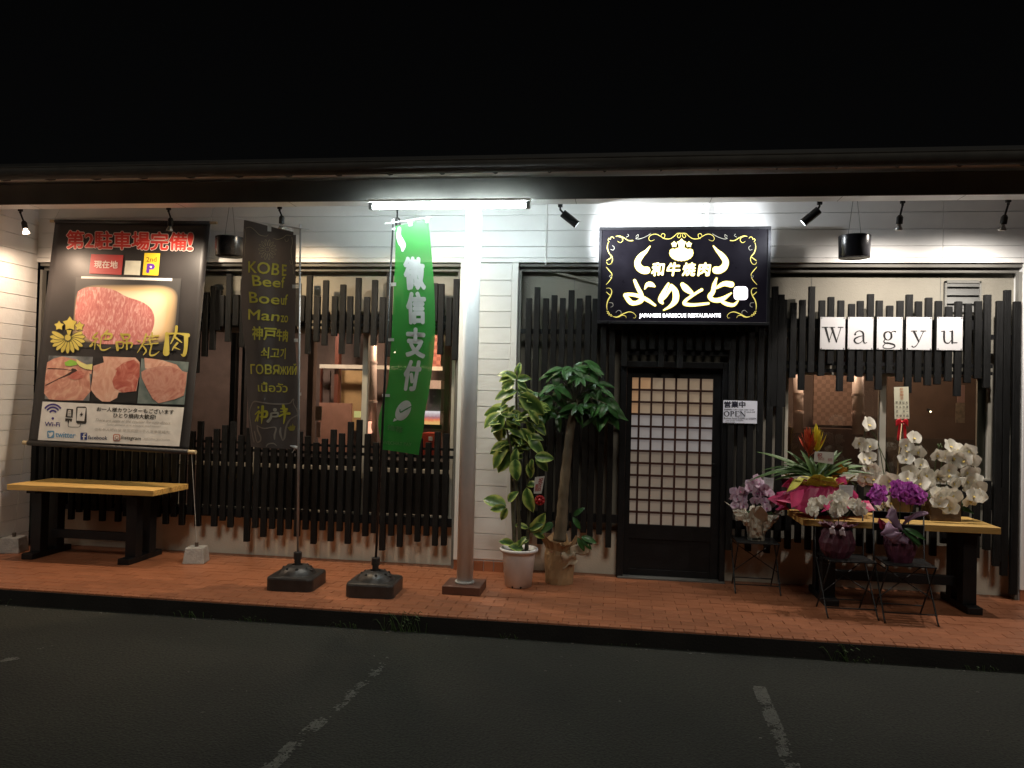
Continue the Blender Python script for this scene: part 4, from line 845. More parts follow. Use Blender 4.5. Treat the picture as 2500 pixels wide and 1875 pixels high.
photo([(232, 873), (341, 877), (333, 985), (221, 979)], DK,
      [(M4, [(835, 720), (1275, 735), (1335, 800), (1330, 1000), H(938, 190), H(920, 290), H(800, 300), H(790, 335), H(740, 362), H(690, 360), H(650, 330), H(612, 280), H(625, 190), H(630, 120), (850, 800)], 'meat_photo'),
       (M2, [(990, 900), (1120, 800), (1260, 760), (1330, 830), (1328, 1000), H(935, 200), H(915, 290), H(830, 300), H(770, 270), H(757, 220), H(790, 150)], 'meat_photo')])
photo([(345, 875), (461, 884), (450, 988), (335, 985)], GRN,
      [(M4, [(1395, 740), (1500, 750), (1640, 770), (1830, 830), (1905, 915), (1500, 900), (1405, 880)], 'meat_photo'),
       (M3, [(1355, 930), (1420, 890), (1600, 850), (1750, 850), (1900, 915), (1985, 940), H(1262, 170), H(1255, 250), H(1240, 320), H(1180, 345), H(1070, 372), H(1030, 340), H(990, 270), H(957, 200)], 'meat_photo')])
# white information strip
P_ = Pen(sC, .001); P_.p([(135, 58), (2095, 140), (2030, 680), (70, 590)]); P_.done('info_strip', PWH, t)
NV = prn('print_indigo', (.06, .035, .22)); BKI = prn('print_soft_black', (.03, .025, .02)); GRI = prn('print_light_grey', (.45, .43, .40))
P_ = Pen(sC, .003)
for r in (118, 82, 42): P_.b([(278-(0 if r > 50 else 0)+r*1.12*math.sin(math.radians(a_)), 240-10+(-r*1.12)*math.cos(math.radians(a_)), 24) for a_ in range(-52, 62, 13)], n=3)
P_.c(277, 292, 18); P_.t('Wi-Fi', [(168, 340), (378, 348), (374, 406), (165, 396)], bold=.035); P_.done('lettering', NV, t)
P_ = Pen(sC, .003)
P_.p([(470, 158), (560, 164), (550, 282), (453, 275)]); P_.p([(450, 290), (545, 297), (540, 336), (515, 334), (515, 320), (475, 316), (473, 330), (448, 330)]); P_.b([(492, 325, 26), (492, 362, 10)]); P_.b([(492,355,6),(492,400,7),(520,410,7),(630,412,7),(655,395,7),(660,368,7)])
P_.p(rrect(600, 128, 745, 366, 26)); P_.done('charging_icon', BKI, t)
P_ = Pen(sC, .0055); P_.p([(622, 146), (735, 150), (712, 330), (606, 322)]); P_.p([(505, 175), (530, 180), (532, 265), (482, 262), (486, 185)]); P_.done('charging_icon', PWH, t)
P_ = Pen(sC, .008); P_.p([(684, 198), (648, 245), (668, 248), (662, 275), (700, 228), (676, 226)])
for y in (200, 222, 244): P_.b([(494, y, 6), (522, y+1, 6)])
P_.done('charging_icon', BKI, t)
P_ = Pen(sC, .003); P_.t('お一人様カウンターもございます', [(890, 132), (1955, 172), (1950, 236), (885, 192)], bold=.03); P_.t('ひとり焼肉大歓迎!', [(1118, 216), (1705, 240), (1700, 306), (1112, 278)], bold=.03); P_.done('lettering', BKI, t)
P_ = Pen(sC, .003); P_.t('There are seats at the counter for solo-diners.', [(872, 292), (1915, 330), (1908, 376), (866, 332)], shear=.3); P_.t('Solo diners are always welcome!', [(1020, 358), (1780, 388), (1772, 424), (1012, 392)], shear=.3)
P_.t('也有单人吧台座 非常欢迎一个人来享受烤肉!', [(856, 420), (1905, 462), (1898, 506), (850, 462)]); P_.t('yakiniku_yoritomo', [(1538, 556), (1898, 570), (1895, 606), (1535, 590)]); P_.done('lettering', GRI, t)
TW = prn('print_sky_blue', (.12, .30, .50)); FB = prn('print_dark_blue', (.03, .05, .22)); IG = prn('print_coral', (.55, .16, .14), col2=(.5, .3, .2), nscale=20)
P_ = Pen(sC, .003); P_.p(rrect(200, 462, 296, 562, 14)); P_.t('twitter', [(318, 480), (596, 494), (585, 562), (315, 550)], bold=.03); P_.done('social_logo', TW, t)
P_ = Pen(sC, .006); P_.p([(216, 480), (240, 498), (252, 482), (272, 484), (284, 490), (274, 520), (250, 548), (222, 544), (214, 536), (234, 530), (218, 510)]); P_.done('social_logo', PWH, t)
P_ = Pen(sC, .003); P_.p(rrect(660, 490, 752, 588, 6)); P_.done('social_logo', FB, t); P_ = Pen(sC, .003); P_.t('facebook', [(768, 528), (1035, 540), (1030, 588), (764, 578)], bold=.03); P_.done('lettering', prn('print_dark_slate', (.04, .05, .10)), t)
P_ = Pen(sC, .006); P_.b([(735,505,14),(712,510,18),(708,530,18),(706,586,18)]); P_.b([(690,542,14),(732,545,14)]); P_.done('social_logo', PWH, t)
P_ = Pen(sC, .003); P_.p(rrect(1112, 508, 1212, 610, 22)); P_.done('social_logo', IG, t); P_ = Pen(sC, .0055); P_.p(rrect(1128, 524, 1196, 594, 14)); P_.done('social_logo', PWH, t)
P_ = Pen(sC, .008); P_.c(1162, 560, 26); P_.done('social_logo', IG, t); P_ = Pen(sC, .0105); P_.c(1162, 560, 15); P_.done('social_logo', PWH, t)
P_ = Pen(sC, .003); P_.t('Instagram', [(1225, 528), (1500, 545), (1492, 612), (1218, 592)], bold=.012, shear=.2); P_.done('lettering', BKI, t)
# weights and their cords
def weight(px, py, s, label, knot):
    p = atz(px, py, 0); t = thing('concrete_weight', p, label, 'weight', 'concrete blocks that weigh down the banner')
    m = MB(); h = .155; a, b = s, s*.82
    vs = [(sx*a/2, sy*a/2, 0) for sx, sy in ((-1, -1), (1, -1), (1, 1), (-1, 1))]+[(sx*b/2, sy*b/2, h) for sx, sy in ((-1, -1), (1, -1), (1, 1), (-1, 1))]
    rz = Matrix.Rotation(.22, 3, 'Z'); vs = [rz@Vector(v)+p+Vector((0, s*.5, 0)) for v in vs]
    m.add(vs, [(0,3,2,1),(4,5,6,7),(0,1,5,4),(1,2,6,5),(2,3,7,6),(3,0,4,7)]); m.build('block', CONC, t, bevel=.008)
    c = p+Vector((0, s*.5, h)); m = MB(); m.tube([c, c+Vector((0, 0, .04))], .018, 10); m.build('eyelet', mat('brown_plug', (.1, .07, .05), .7), t)
    m = MB(); m.tube([c+Vector((0, 0, .035)), knot], .0028, 5); m.build('cord', mat('white_cord', (.6, .6, .56), .7), t)
weight(465, 1378, .205, 'whitish concrete block right of the left table, tied to the banner', BR_-BN*.012+Vector((.03, 0, 0)))
weight(14, 1352, .205, 'whitish concrete block in the left corner, tied to the banner', BL_-BN*.012-Vector((.04, 0, 0)))
# ================================================================== two flags on weighted bases
def base(bx, by, label, grp='weighted flag bases', rot=.0):
    t = thing('flag_base', (bx, by, 0), label, 'flag base', grp); R_ = Matrix.Rotation(rot, 4, 'Z')
    m = MB(); hs, r = .205, .05
    out = [(cx_+r*math.cos(math.radians(a_)), cy_+r*math.sin(math.radians(a_))) for cx_, cy_, a0 in ((hs-r, hs-r, 0), (-hs+r, hs-r, 90), (-hs+r, -hs+r, 180), (hs-r, -hs+r, 270)) for a_ in range(a0, a0+91, 18)]
    n = len(out); prof = [(1, 0), (1, .098), (.975, .112), (.90, .118)]
    vs = [R_@Vector((x*s_, y*s_, z)) + Vector((bx, by, 0)) for s_, z in prof for x, y in out]
    m.add(vs, [(i*n+j_, i*n+(j_+1) % n, (i+1)*n+(j_+1) % n, (i+1)*n+j_) for i in range(3) for j_ in range(n)]+[tuple(3*n+j_ for j_ in range(n))]); m.build('tank', BLKP, t, smooth=False)
    m = MB(); m.lathe((bx, by, 0), [(.165, .117), (.155, .135), (.125, .165), (.085, .185), (.045, .192)], 32, caps=False)
    m.build('dome', BLKP, t, smooth=True)
    m = MB()
    for a_ in range(0, 360, 45): m.ball((bx+.115*math.cos(math.radians(a_+20)), by+.115*math.sin(math.radians(a_+20)), .168), .013, 8)
    m.build('boss', BLK, t, smooth=True)
    m = MB(); m.tube([(bx, by, .185), (bx, by, .235), (bx, by, .237), (bx, by, .295), (bx, by, .30)], [.028, .028, .036, .036, .033], 16); m.build('clamp', BLKP, t)
    m = MB(); m.tube([(bx+.13, by-.02, .12), (bx+.13, by-.02, .155)], .022, 14); m.build('cap', BLKP, t)
    return t
POLEM = mat('grey_flag_pole', (.42, .43, .44), .35, metal=.4)
LOOP = translucent(mat('white_flag_loop', (.72, .72, .70), .6), .3)
def flag(name, label, FY, left, right, clothm, bx, by, pole_top, side, bar, loops, polem, ripple):
    t = thing(name, (bx, by, .3), label, 'flag', 'tall advertising flags'); ptop = at(*pole_top, FY)
    m = MB(); m.tube([(bx, by, .29), (bx+(ptop.x-bx)*.55, by+(FY-by)*.55, .3+(ptop.z-.3)*.55), (ptop.x, FY+.012, ptop.z)], [.011, .010, .008], 10); m.build('pole', polem, t, smooth=True)
    m = MB(); m.tube([at(*bar[0], FY), at(*bar[1], FY)], .006, 8); m.build('crossbar', WPLAS, t)
    m = MB(); m.tube([(ptop.x, FY+.012, ptop.z-.02), (ptop.x, FY+.012, ptop.z+.02)], .014, 10); m.build('bar_clip', WPLAS, t)
    Ls = spline([(x, y) for x, y in left], 8); Rs = spline([(x, y) for x, y in right], 8)
    def pick(Z, v):
        f = v*(len(Z)-1); i = min(int(f), len(Z)-2); f -= i; return (Z[i][0]*(1-f)+Z[i+1][0]*f, Z[i][1]*(1-f)+Z[i+1][1]*f)
    def srf(x, y, d=0):
        p = at(x, y, FY); dy = ripple(p.x-ptop.x, p.z); return Vector((p.x, FY+dy-d, p.z))
    def cl(u, v):
        a = pick(Ls, v); b = pick(Rs, v); return srf(a[0]*(1-u)+b[0]*u, a[1]*(1-u)+b[1]*u)
    m = MB(); m.grid(cl, 22, 60); m.build('cloth', clothm, t, smooth=True)
    for (x0, y0, x1, y1) in loops:
        m = MB(); m.add([srf(x0, y0, .002), srf(x1, y0, .002), srf(x1, y1, .002), srf(x0, y1, .002)], [(0, 1, 2, 3)]); m.build('loop', LOOP, t, solid=.003)
    return t, srf
b1 = (atz(726, 1430, 0).x, -.975); b2 = (atz(915, 1447, 0).x-.002, -1.03)
base(*b1, 'square black weighted base with domed top under the brown flag', rot=.05); base(*b2, 'square black weighted base with domed top under the green flag', rot=.05)
BRC = translucent(mat('brown_flag_cloth', (.085, .070, .064), .8, var=.15, nscale=3, sheen=.3, bump=.2, bscale=5), .06)
t, sf = flag('brown_flag', 'tall dark brown flag with olive lettering reading KOBE Beef in many languages', -.88,
    [(596, 537), (590, 640), (586, 720), (591, 800), (600, 880), (602, 970), (606, 1040), (610, 1091)], [(722, 567), (722, 650), (722, 740), (722, 830), (728, 930), (730, 1010), (733, 1060), (732, 1098)], BRC, *b1, (732, 552), 1,
    ((573, 533), (755, 560)), [(652, 547, 660, 564), (716, 555, 730, 573), (714, 695, 732, 704), (719, 827, 733, 835), (728, 958, 736, 966)], POLEM, lambda x, z: .028*math.sin(x*13+z*1.3)*min(1, abs(x)*3.5)+.01*math.sin(z*2.3))
OLIVE = prn('olive_flag_print', (.62, .55, .08), .8); GBR = prn('grey_brown_flag_print', (.26, .22, .18), .8); PALE = prn('pale_flag_print', (.42, .39, .30), .8)
P_ = Pen(lambda x, y, d=0: sf(500+x/3.0157, 450+y/3.0157, d), .005)
for s_, q, b_ in (('KOB', [(330, 570), (548, 582), (540, 670), (330, 652)], .022), ('E', [(566, 588), (600, 594), (596, 672), (566, 672)], .022), ('Bee', [(358, 672), (560, 690), (550, 758), (368, 752)], .022), ('f', [(562, 680), (588, 682), (580, 762), (562, 760)], .022), ('Boe', [(335, 795), (552, 812), (545, 885), (342, 875)], .022), ('uf', [(560, 812), (612, 812), (605, 890), (560, 885)], .022), ('Man', [(330, 922), (556, 940), (545, 1008), (330, 998)], .022), ('zo', [(560, 965), (617, 968), (612, 1018), (560, 1014)], .022),
    ('神戸', [(362, 1050), (530, 1056), (522, 1150), (366, 1145)], .03), ('牛肉', [(532, 1066), (615, 1075), (610, 1160), (532, 1150)], .03), ('쇠고', [(432, 1200), (555, 1206), (548, 1284), (430, 1280)], .022), ('기', [(560, 1208), (598, 1208), (595, 1286), (560, 1284)], .022), ('ГОВЯ', [(345, 1325), (552, 1330), (552, 1400), (348, 1396)], .022), ('ЖИЙ', [(556, 1325), (684, 1322), (676, 1402), (556, 1400)], .022), ('เนื้อวัว', [(405, 1455), (612, 1462), (610, 1532), (408, 1525)], .02)):
    P_.t(s_, q, bold=b_)
P_.done('lettering', OLIVE, t)
P_ = Pen(lambda x, y, d=0: sf(500+x/3.0157, 450+y/3.0157, d), .004)
for i in range(14):
    a_ = 2*math.pi*i/14; pts = []
    for k in range(9):
        q = -1+2*k/8; r = 22+34*(1-abs(q)**2.2)+(0); an = a_+q*.2; pts.append((461+r*math.cos(an)*1.05, 481+r*1.35*math.sin(an), 2.6))
    P_.b(pts, n=2)
P_.b([(461+15*math.cos(k*.6), 481+18*math.sin(k*.6), 2.6) for k in range(12)], n=2)
for pts in ([(310,325,3),(345,320,3),(380,345,3),(410,375,4),(450,382,3),(465,370,2)], [(640,380,2),(600,372,3),(570,390,4),(530,402,4),(500,395,2)], [(640,390,3),(645,430,3),(635,480,3),(640,540,4),(650,600,3),(655,660,3)], [(585,400,3),(592,418,3),(610,415,3),(612,400,2)], [(298,330,3),(305,400,3),(296,470,3),(300,540,2)], [(625,560,3),(635,590,3),(645,580,2)]): P_.b(pts)
P_.done('line_ornament', prn('pale_brown_flag_line', (.38, .33, .22), .8), t)
sL = lambda x, y, d=0: sf(580+x/8.73, 930+y/8.73, d)
P_ = Pen(sL, .004)
for pts in ([(350,1300,20),(300,1100,16),(250,700,22),(300,520,26),(380,440,30),(560,460,30),(800,490,32),(1100,480,26),(1180,400,26),(1210,400,20),(1200,480,16),(1270,620,18),(1280,720,18),(1150,800,30),(1080,880,40),(1030,1000,36),(1000,1200,40),(960,1270,20)], [(440,950,26),(450,1050,36),(520,1200,34),(500,1280,30),(420,1290,18),(370,1080,30)], [(460,960,20),(600,1010,26),(820,990,26),(800,1150,36),(800,1240,26)], [(920,1000,26),(910,1100,46),(950,1250,20)], [(640,1390,20),(680,1340,26),(780,1330,26),(840,1380,12)]): P_.b(pts)
P_.done('cow_outline', GBR, t)
P_ = Pen(sL, .006)
for pts in ([(480,560,46),(482,570,40)],[(400,710,26),(500,640,36),(470,720,30),(400,850,28)],[(470,720,40),(455,850,28)],[(575,545,56),(565,700,60),(545,910,14)],[(510,680,30),(650,650,46),(640,760,50),(520,760,30)]): P_.b(pts)
for pts in ([(980,530,60),(1010,700,60),(985,910,18)],[(935,590,30),(1060,600,46)],[(900,750,40),(1000,700,36),(1110,695,60)],[(920,660,20),(1060,640,26)]): P_.b(pts)
P_.done('brushed_lettering', prn('bright_olive_print', (.55, .50, .05), .8), t)
P_ = Pen(sL, .006); P_.c(812, 615, 38)
for pts in ([(745,690,36),(860,680,44),(860,750,40),(760,760,30)],[(740,700,40),(730,790,50),(680,860,60)]): P_.b(pts)
P_.done('brushed_lettering', PALE, t)
P_ = Pen(sL, .006); P_.p([(1060,980),(1100,985),(1130,950),(1160,960),(1180,900),(1200,950),(1240,960),(1220,1040),(1190,1060),(1110,1060)]); P_.done('gold_emblem', prn('dull_olive_print', (.30, .26, .05), .8), t)
m = MB(); a = sf(722, 1092, .01); m.tube([a+Vector((-.05, 0, .01)), a, a+Vector((.03, .01, -.01))], [.006, .016, .01], 8); m.tube([a, a+Vector((-.03, 0, -.05))], .004, 5); m.build('string_knot', LOOP, t)
# green flag
GRC = translucent(mat('green_flag_cloth', (.03, .27, .04), .55, var=.08, nscale=2, sheen=.2, bump=.15, bscale=4), .22)
GRC = sheer(GRC, .06)
t, sf = flag('green_flag', 'vivid green payment flag with white Chinese characters hanging left of the post', -.80,
    [(966, 553), (965, 640), (961, 720), (957, 800), (952, 870), (945, 940), (932, 985), (922, 1030), (927, 1075), (931, 1098)], [(1046, 537), (1052, 590), (1060, 680), (1064, 780), (1061, 860), (1050, 950), (1040, 1000), (1034, 1050), (1026, 1085), (1022, 1111)], GRC, *b2, (959, 541), -1,
    ((941, 546), (1052, 530)), [(999, 537, 1008, 553), (1040, 531, 1047, 545), (957, 556, 966, 562), (951, 690, 968, 699), (945, 826, 962, 833), (932, 962, 950, 969)], mat('dark_flag_pole', (.035, .035, .035), .3, metal=.5), lambda x, z: .022*math.sin(x*9+z*.9)+.018*math.sin(z*1.9))
FW = translucent(prn('white_flag_print', (.72, .74, .72), .6), .12); LG = translucent(prn('pale_green_flag_print', (.16, .34, .13), .6), .4)
sG = lambda x, y, d=0: sf(940+x/5.928, 520+y/5.928, d); sH = lambda x, y, d=0: sf(500+x/3.0157, 450+y/3.0157, d); sI = lambda x, y, d=0: sf(900+x/7.213, 900+y/7.213, d)
P_ = Pen(sG, .005); P_.t('微', [(285, 655), (565, 665), (595, 1110), (315, 1110)], bold=.045); P_.done('lettering', FW, t); P_ = Pen(sG, .005); P_.t('信', [(330, 1165), (590, 1165), (592, 1600), (345, 1600)], bold=.05)
P_.done('lettering', FW, t); P_ = Pen(sG, .005); P_.b([(215,230,50),(205,330,70),(240,420,100),(270,480,90),(265,550,40)]); P_.done('lettering', FW, t)
P_ = Pen(sH, .005); P_.t('支', [(1490, 1062), (1632, 1070), (1622, 1278), (1490, 1262)], bold=.05); P_.done('lettering', FW, t); P_ = Pen(sH, .005); P_.t('付', [(1490, 1300), (1605, 1305), (1562, 1515), (1458, 1512)], bold=.05); P_.done('lettering', FW, t)
P_ = Pen(sI, .005); P_.c(606, 738, 198, 122, rot=math.radians(-56), n=28); P_.p([(440, 870), (415, 936), (500, 905)]); P_.done('logo_bubble', FW, t)
P_ = Pen(sI, .009); P_.b([(548,720,16),(556,768,22),(650,720,22),(755,665,16)], n=3); P_.done('logo_tick', GRC, t)
P_ = Pen(sI, .005); P_.t('推荐', [(320, 985), (590, 1030), (585, 1150), (315, 1070)], bold=.03); P_.done('lettering', LG, t); P_ = Pen(sI, .005); P_.t('WECHAT PAY', [(230, 1270), (755, 1310), (745, 1372), (235, 1330)], bold=.03); P_.done('lettering', LG, t)
# ================================================================== two plank tables
def table(x0, x1, y0, y1, z1, legs, label):
    t = thing('plank_table', ((x0+x1)/2, (y0+y1)/2, 0), label, 'table', 'yellow plank tables with black trestle legs')
    n = 4; w_ = (y1-y0)/n
    for i in range(n):
        m = MB(); dz = random.uniform(-.001, .001); m.box(x0+random.uniform(-.004, .004), x1+random.uniform(-.004, .004), y0+i*w_+.0015, y0+(i+1)*w_-.0015, z1-.055+dz, z1+dz); m.build('plank', YWOOD, t, bevel=.004, at_=((x0+x1)/2, y0+(i+.5)*w_, z1))
    for lx in legs:
        yc = (y0+y1)/2+.02; m = MB(); m.box(lx-.055, lx+.055, yc-.17, yc-.06, .06, z1-.09); m.box(lx-.055, lx+.055, yc+.06, yc+.17, .06, z1-.09); m.build('leg', BLACKW, t, bevel=.004)
        m = MB(); m.box(lx-.06, lx+.06, yc-.275, yc+.275, .003, .06); m.build('foot', BLACKW, t, bevel=.005); m = MB(); m.box(lx-.05, lx+.05, yc-.25, yc+.25, z1-.09, z1-.057); m.build('bearer', BLACKW, t, bevel=.003)
    m = MB(); m.box(legs[0]+.056, legs[1]-.056, yc-.03, yc+.03, .18, .26); m.build('stretcher', BLACKW, t, bevel=.003)
    return t
table(-5.88, -4.34, -.66, -.05, .735, (-5.68, -4.66), 'yellow plank table with black legs in the left corner beneath the banner')
table(1.57, 3.13, -.66, -.06, .735, (1.83, 2.96), 'yellow plank table with black legs in front of the right window, carrying flowers')
# ================================================================== three folding chairs that carry flowers
def chair(cx, cy, rot, label):
    t = thing('folding_chair', (cx, cy, 0), label, 'folding chair', 'slim black folding chairs used as flower stands'); t.rotation_euler = (0, 0, rot)
    hw, zs = .195, .45; O = Vector((cx, cy, 0))
    def P3(x, y, z): return O+Vector((x, y, z))
    for s_ in (-1, 1):
        x = s_*hw
        m = MB(); m.tube([P3(x, .19, .83), P3(x, .155, .45), P3(x, -.16, .03), P3(x, -.19, .004)], .0068, 8); m.build('leg', BLK, t, smooth=True)
        m = MB(); m.tube([P3(x*.9, -.16, .44), P3(x*.9, .15, .03), P3(x*.9, .17, .004)], .0068, 8); m.build('leg', BLK, t, smooth=True)
    for k in range(6): m = MB(); y = -.165+k*.06; m.box(cx-hw+.01, cx+hw-.01, cy+y, cy+y+.048, zs-.006, zs+.006); m.build('seat_slat', BLK, t, bevel=.002)
    for z, y in ((.80, .187), (.70, .178)): m = MB(); m.box(cx-hw, cx+hw, cy+y-.006, cy+y+.006, z-.03, z+.03); m.build('back_slat', BLK, t, bevel=.003)
    m = MB(); m.tube([P3(-hw, -.155, .08), P3(hw, -.155, .08)], .006, 6); m.tube([P3(-hw*.9, .13, .08), P3(hw*.9, .13, .08)], .006, 6); m.tube([P3(-hw, .13, .42), P3(hw, -.05, .18)], .005, 6); m.tube([P3(hw, .13, .42), P3(-hw, -.05, .18)], .005, 6); m.build('stretcher', BLK, t)
    return t
chair(1.275, -.16, .0, 'slim black folding chair nearest the lattice door, holding the pink orchid')
chair(1.885, -.80, .06, 'slim black folding chair in front of the table, holding the small white orchid')
chair(2.325, -.85, -.04, 'slim black folding chair in front of the table, holding the purple orchid')
# ================================================================== plants
def leaf_mesh(name, m, L=1.0, W=.42, fold=.12, droop=.25, n=7, point=1.0, wave=0.0, base=.0):
    """leaf along +Y, face up +Z; uv.x runs across the blade"""
    vs = []; fs = []; uv = []
    xs = (-1, -.55, 0, .55, 1)
    for i in range(n+1):
        t = i/n; w_ = W/2*(math.sin(math.pi*min(1, t**.85))**(.75*point))*(1 if t < .999 else 0)+base*(1-t)
        for k in xs:
            vs.append((k*w_, L*t-(droop*.3*L*t*t), fold*abs(k)*w_*1.2-droop*L*t*t+wave*math.sin(t*9+k*2)*abs(k))); uv.append((k*.5+.5, t))
    c = len(xs)
    for i in range(n):
        for j_ in range(c-1): fs.append((i*c+j_, i*c+j_+1, (i+1)*c+j_+1, (i+1)*c+j_))
    me = bpy.data.meshes.new(name); me.from_pydata(vs, [], fs); u = me.uv_layers.new(name='UVMap')
    for lp in me.loops: u.data[lp.index].uv = uv[lp.vertex_index]
    me.materials.append(m)
    for p in me.polygons: p.use_smooth = True
    return me
def frame(d, up=(0, 0, 1), roll=0.0):
    y = Vector(d).normalized(); z = Vector(up)-y*Vector(up).dot(y)
    if z.length < 1e-3: z = Vector((0, -1, 0))-y*y.y*-1
    z.normalize(); x = y.cross(z); R_ = Matrix((x, y, z)).transposed()
    return (Matrix.Rotation(roll, 3, y) @ R_)
def varieg_mat():
    m = bpy.data.materials.new('variegated_leaf'); m.use_nodes = True; t_ = m.node_tree; b = t_.nodes['Principled BSDF']; L = t_.links.new
    uv = t_.nodes.new('ShaderNodeUVMap'); sp = t_.nodes.new('ShaderNodeSeparateXYZ'); L(uv.outputs[0], sp.inputs[0])
    def M_(op, a, b_=None, v=None):
        q = t_.nodes.new('ShaderNodeMath'); q.operation = op; L(a, q.inputs[0])
        if b_ is not None: L(b_, q.inputs[1])
        if v is not None: q.inputs[1].default_value = v
        return q.outputs[0]
    e = M_('ABSOLUTE', M_('SUBTRACT', sp.outputs[0], v=.5))
    tc = t_.nodes.new('ShaderNodeTexCoord'); n = t_.nodes.new('ShaderNodeTexNoise'); n.inputs['Scale'].default_value = 3.2; n.inputs['Detail'].default_value = 3
    oi = t_.nodes.new('ShaderNodeObjectInfo'); va = t_.nodes.new('ShaderNodeVectorMath'); va.operation = 'ADD'; L(tc.outputs['Object'], va.inputs[0])
    cmb = t_.nodes.new('ShaderNodeCombineXYZ'); L(M_('MULTIPLY', oi.outputs['Random'], v=50), cmb.inputs[0]); L(cmb.outputs[0], va.inputs[1]); L(va.outputs[0], n.inputs[0])
    s_ = M_('ADD', e, M_('MULTIPLY', M_('SUBTRACT', n.outputs[0], v=.5), v=.75)); s_ = M_('ADD', s_, M_('MULTIPLY', M_('SUBTRACT', oi.outputs['Random'], v=.5), v=.14))
    r = t_.nodes.new('ShaderNodeValToRGB'); el = r.color_ramp.elements; el[0].position = .12; el[0].color = (.055, .12, .03, 1); el[1].position = .44; el[1].color = (.50, .58, .16, 1); k = el.new(.27); k.color = (.16, .29, .06, 1)
    L(s_, r.inputs[0]); L(r.outputs[0], b.inputs['Base Color']); b.inputs['Roughness'].default_value = .32; return translucent2(m, r.outputs[0])
def translucent2(m, sock, f=.22):
    t_ = m.node_tree; b = t_.nodes['Principled BSDF']; tr = t_.nodes.new('ShaderNodeBsdfTranslucent'); mx = t_.nodes.new('ShaderNodeMixShader'); mx.inputs[0].default_value = f
    t_.links.new(sock, tr.inputs[0]); t_.links.new(b.outputs[0], mx.inputs[1]); t_.links.new(tr.outputs[0], mx.inputs[2]); t_.links.new(mx.outputs[0], t_.nodes['Material Output'].inputs[0]); return m
BARK = mat('grey_brown_bark', (.14, .11, .07), .8, var=.3, nscale=14, bump=.6, bscale=40, stretch=(1, 1, .4)); STEMM = mat('brown_green_stem', (.07, .065, .035), .7, var=.3, nscale=20)
SOIL = mat('dark_soil', (.02, .014, .01), .95, var=.4, nscale=40, bump=.8)
# variegated rubber plant
RPY = -.52; c0 = Vector((at(1267, 1345, RPY).x, RPY, 0))
t = thing('rubber_plant', c0, 'variegated yellow-edged rubber plant in a white plastic pot beside the white pier', 'potted plant', 'potted plants by the entrance')
zr = .345
m = MB(); m.lathe(c0, [(.105, .003), (.118, .006), (.150, zr-.035), (.152, zr-.03), (.172, zr-.028), (.176, zr-.012), (.172, zr), (.158, zr), (.146, zr-.04)], 40, fn=lambda r, z, a: (r*(1+.012*math.cos(8*a)*(z < zr-.04)), z), caps=False); m.build('pot', WPLAS, t, smooth=True)
m = MB(); m.lathe(c0, [(.001, zr-.035), (.15, zr-.04)], 24, caps=False); m.build('soil', SOIL, t)
m = MB()
for a_ in (-1.9, -1.25): m.ball(c0+Vector((.113*math.cos(a_), .113*math.sin(a_), .014)), .011, 8)
m.build('drain_hole', BLK, t)
stems = [[(1258,1345,-.52),(1252,1250,-.50),(1250,1150,-.50),(1262,1050,-.50),(1260,960,-.5),(1262,905,-.5)], [(1285,1345,-.50),(1292,1240,-.48),(1285,1120,-.48),(1290,1030,-.46),(1300,980,-.46)], [(1270,1345,-.55),(1262,1200,-.55),(1240,1060,-.56),(1225,1010,-.56)]]
SP = []
for st in stems:
    pts = spline([tuple(at(x, y, Y)) for x, y, Y in st], 6); SP.append([Vector(p) for p in pts]); m = MB(); n_ = len(pts); m.tube(pts, [.019-.013*i/(n_-1) for i in range(n_)], 8); m.build('stem', STEMM, t, smooth=True)
VL = varieg_mat(); vl = [leaf_mesh('leaf', VL, 1, .50, .22, .28, wave=.02), leaf_mesh('leaf', VL, 1, .46, .10, .42, wave=.03), leaf_mesh('leaf', VL, 1, .56, .3, .16, wave=.015)]
rl = random.Random(21)
def putleaf(t_, me, px, py, Y, tipx, tipy, L, face=(0, -.8, .6), ydir=-.3, roll=0):
    a = at(px, py, Y); b = at(tipx, tipy, Y); d = (b-a); d.y = ydir*d.length; inst('leaf', me, t_, a, frame(d, face, roll), L if L else d.length)
hand = [(1262,925,1237,905),(1262,920,1264,908),(1262,925,1294,922),(1262,930,1288,946),(1258,930,1226,932),(1256,935,1232,948),(1262,955,1213,965),(1250,965,1215,985),(1262,950,1300,975),(1225,1000,1183,1010),(1228,1005,1186,1000),(1222,1008,1182,1040),(1228,1010,1208,1060),(1235,1008,1290,1020),(1240,1010,1260,1045),(1285,1010,1325,1000),(1290,1000,1318,1028),(1295,1025,1330,1055),(1290,1020,1305,1060),(1220,1020,1206,1075),(1265,985,1302,990),(1270,960,1325,1010),(1240,990,1192,1000),
        (1250,1080,1200,1105),(1248,1085,1222,1148),(1240,1088,1198,1130),(1245,1100,1212,1095),(1288,1065,1325,1058+8),(1290,1070,1330,1100),(1305,1115,1353,1118),(1308,1115,1340,1148),(1300,1120,1296,1135),(1290,1130,1298,1168),(1262,1090,1300,1090),(1262,1095,1250,1140),(1258,1120,1262,1170),(1265,1060,1235,1080),(1270,1045,1310,1080),
        (1236,1235,1183,1216),(1236,1238,1198,1242),(1238,1240,1228,1260),(1240,1225,1262,1200),(1286,1190,1296,1250),(1285,1185,1300,1180),(1256,1330,1222,1316),(1258,1332,1275,1322),(1290,1290,1272,1280),(1290,1290,1325,1278),(1295,1300,1330,1262),(1285,1310,1262,1325),(1278,1340,1262,1335),(1300,1295,1318,1305)]
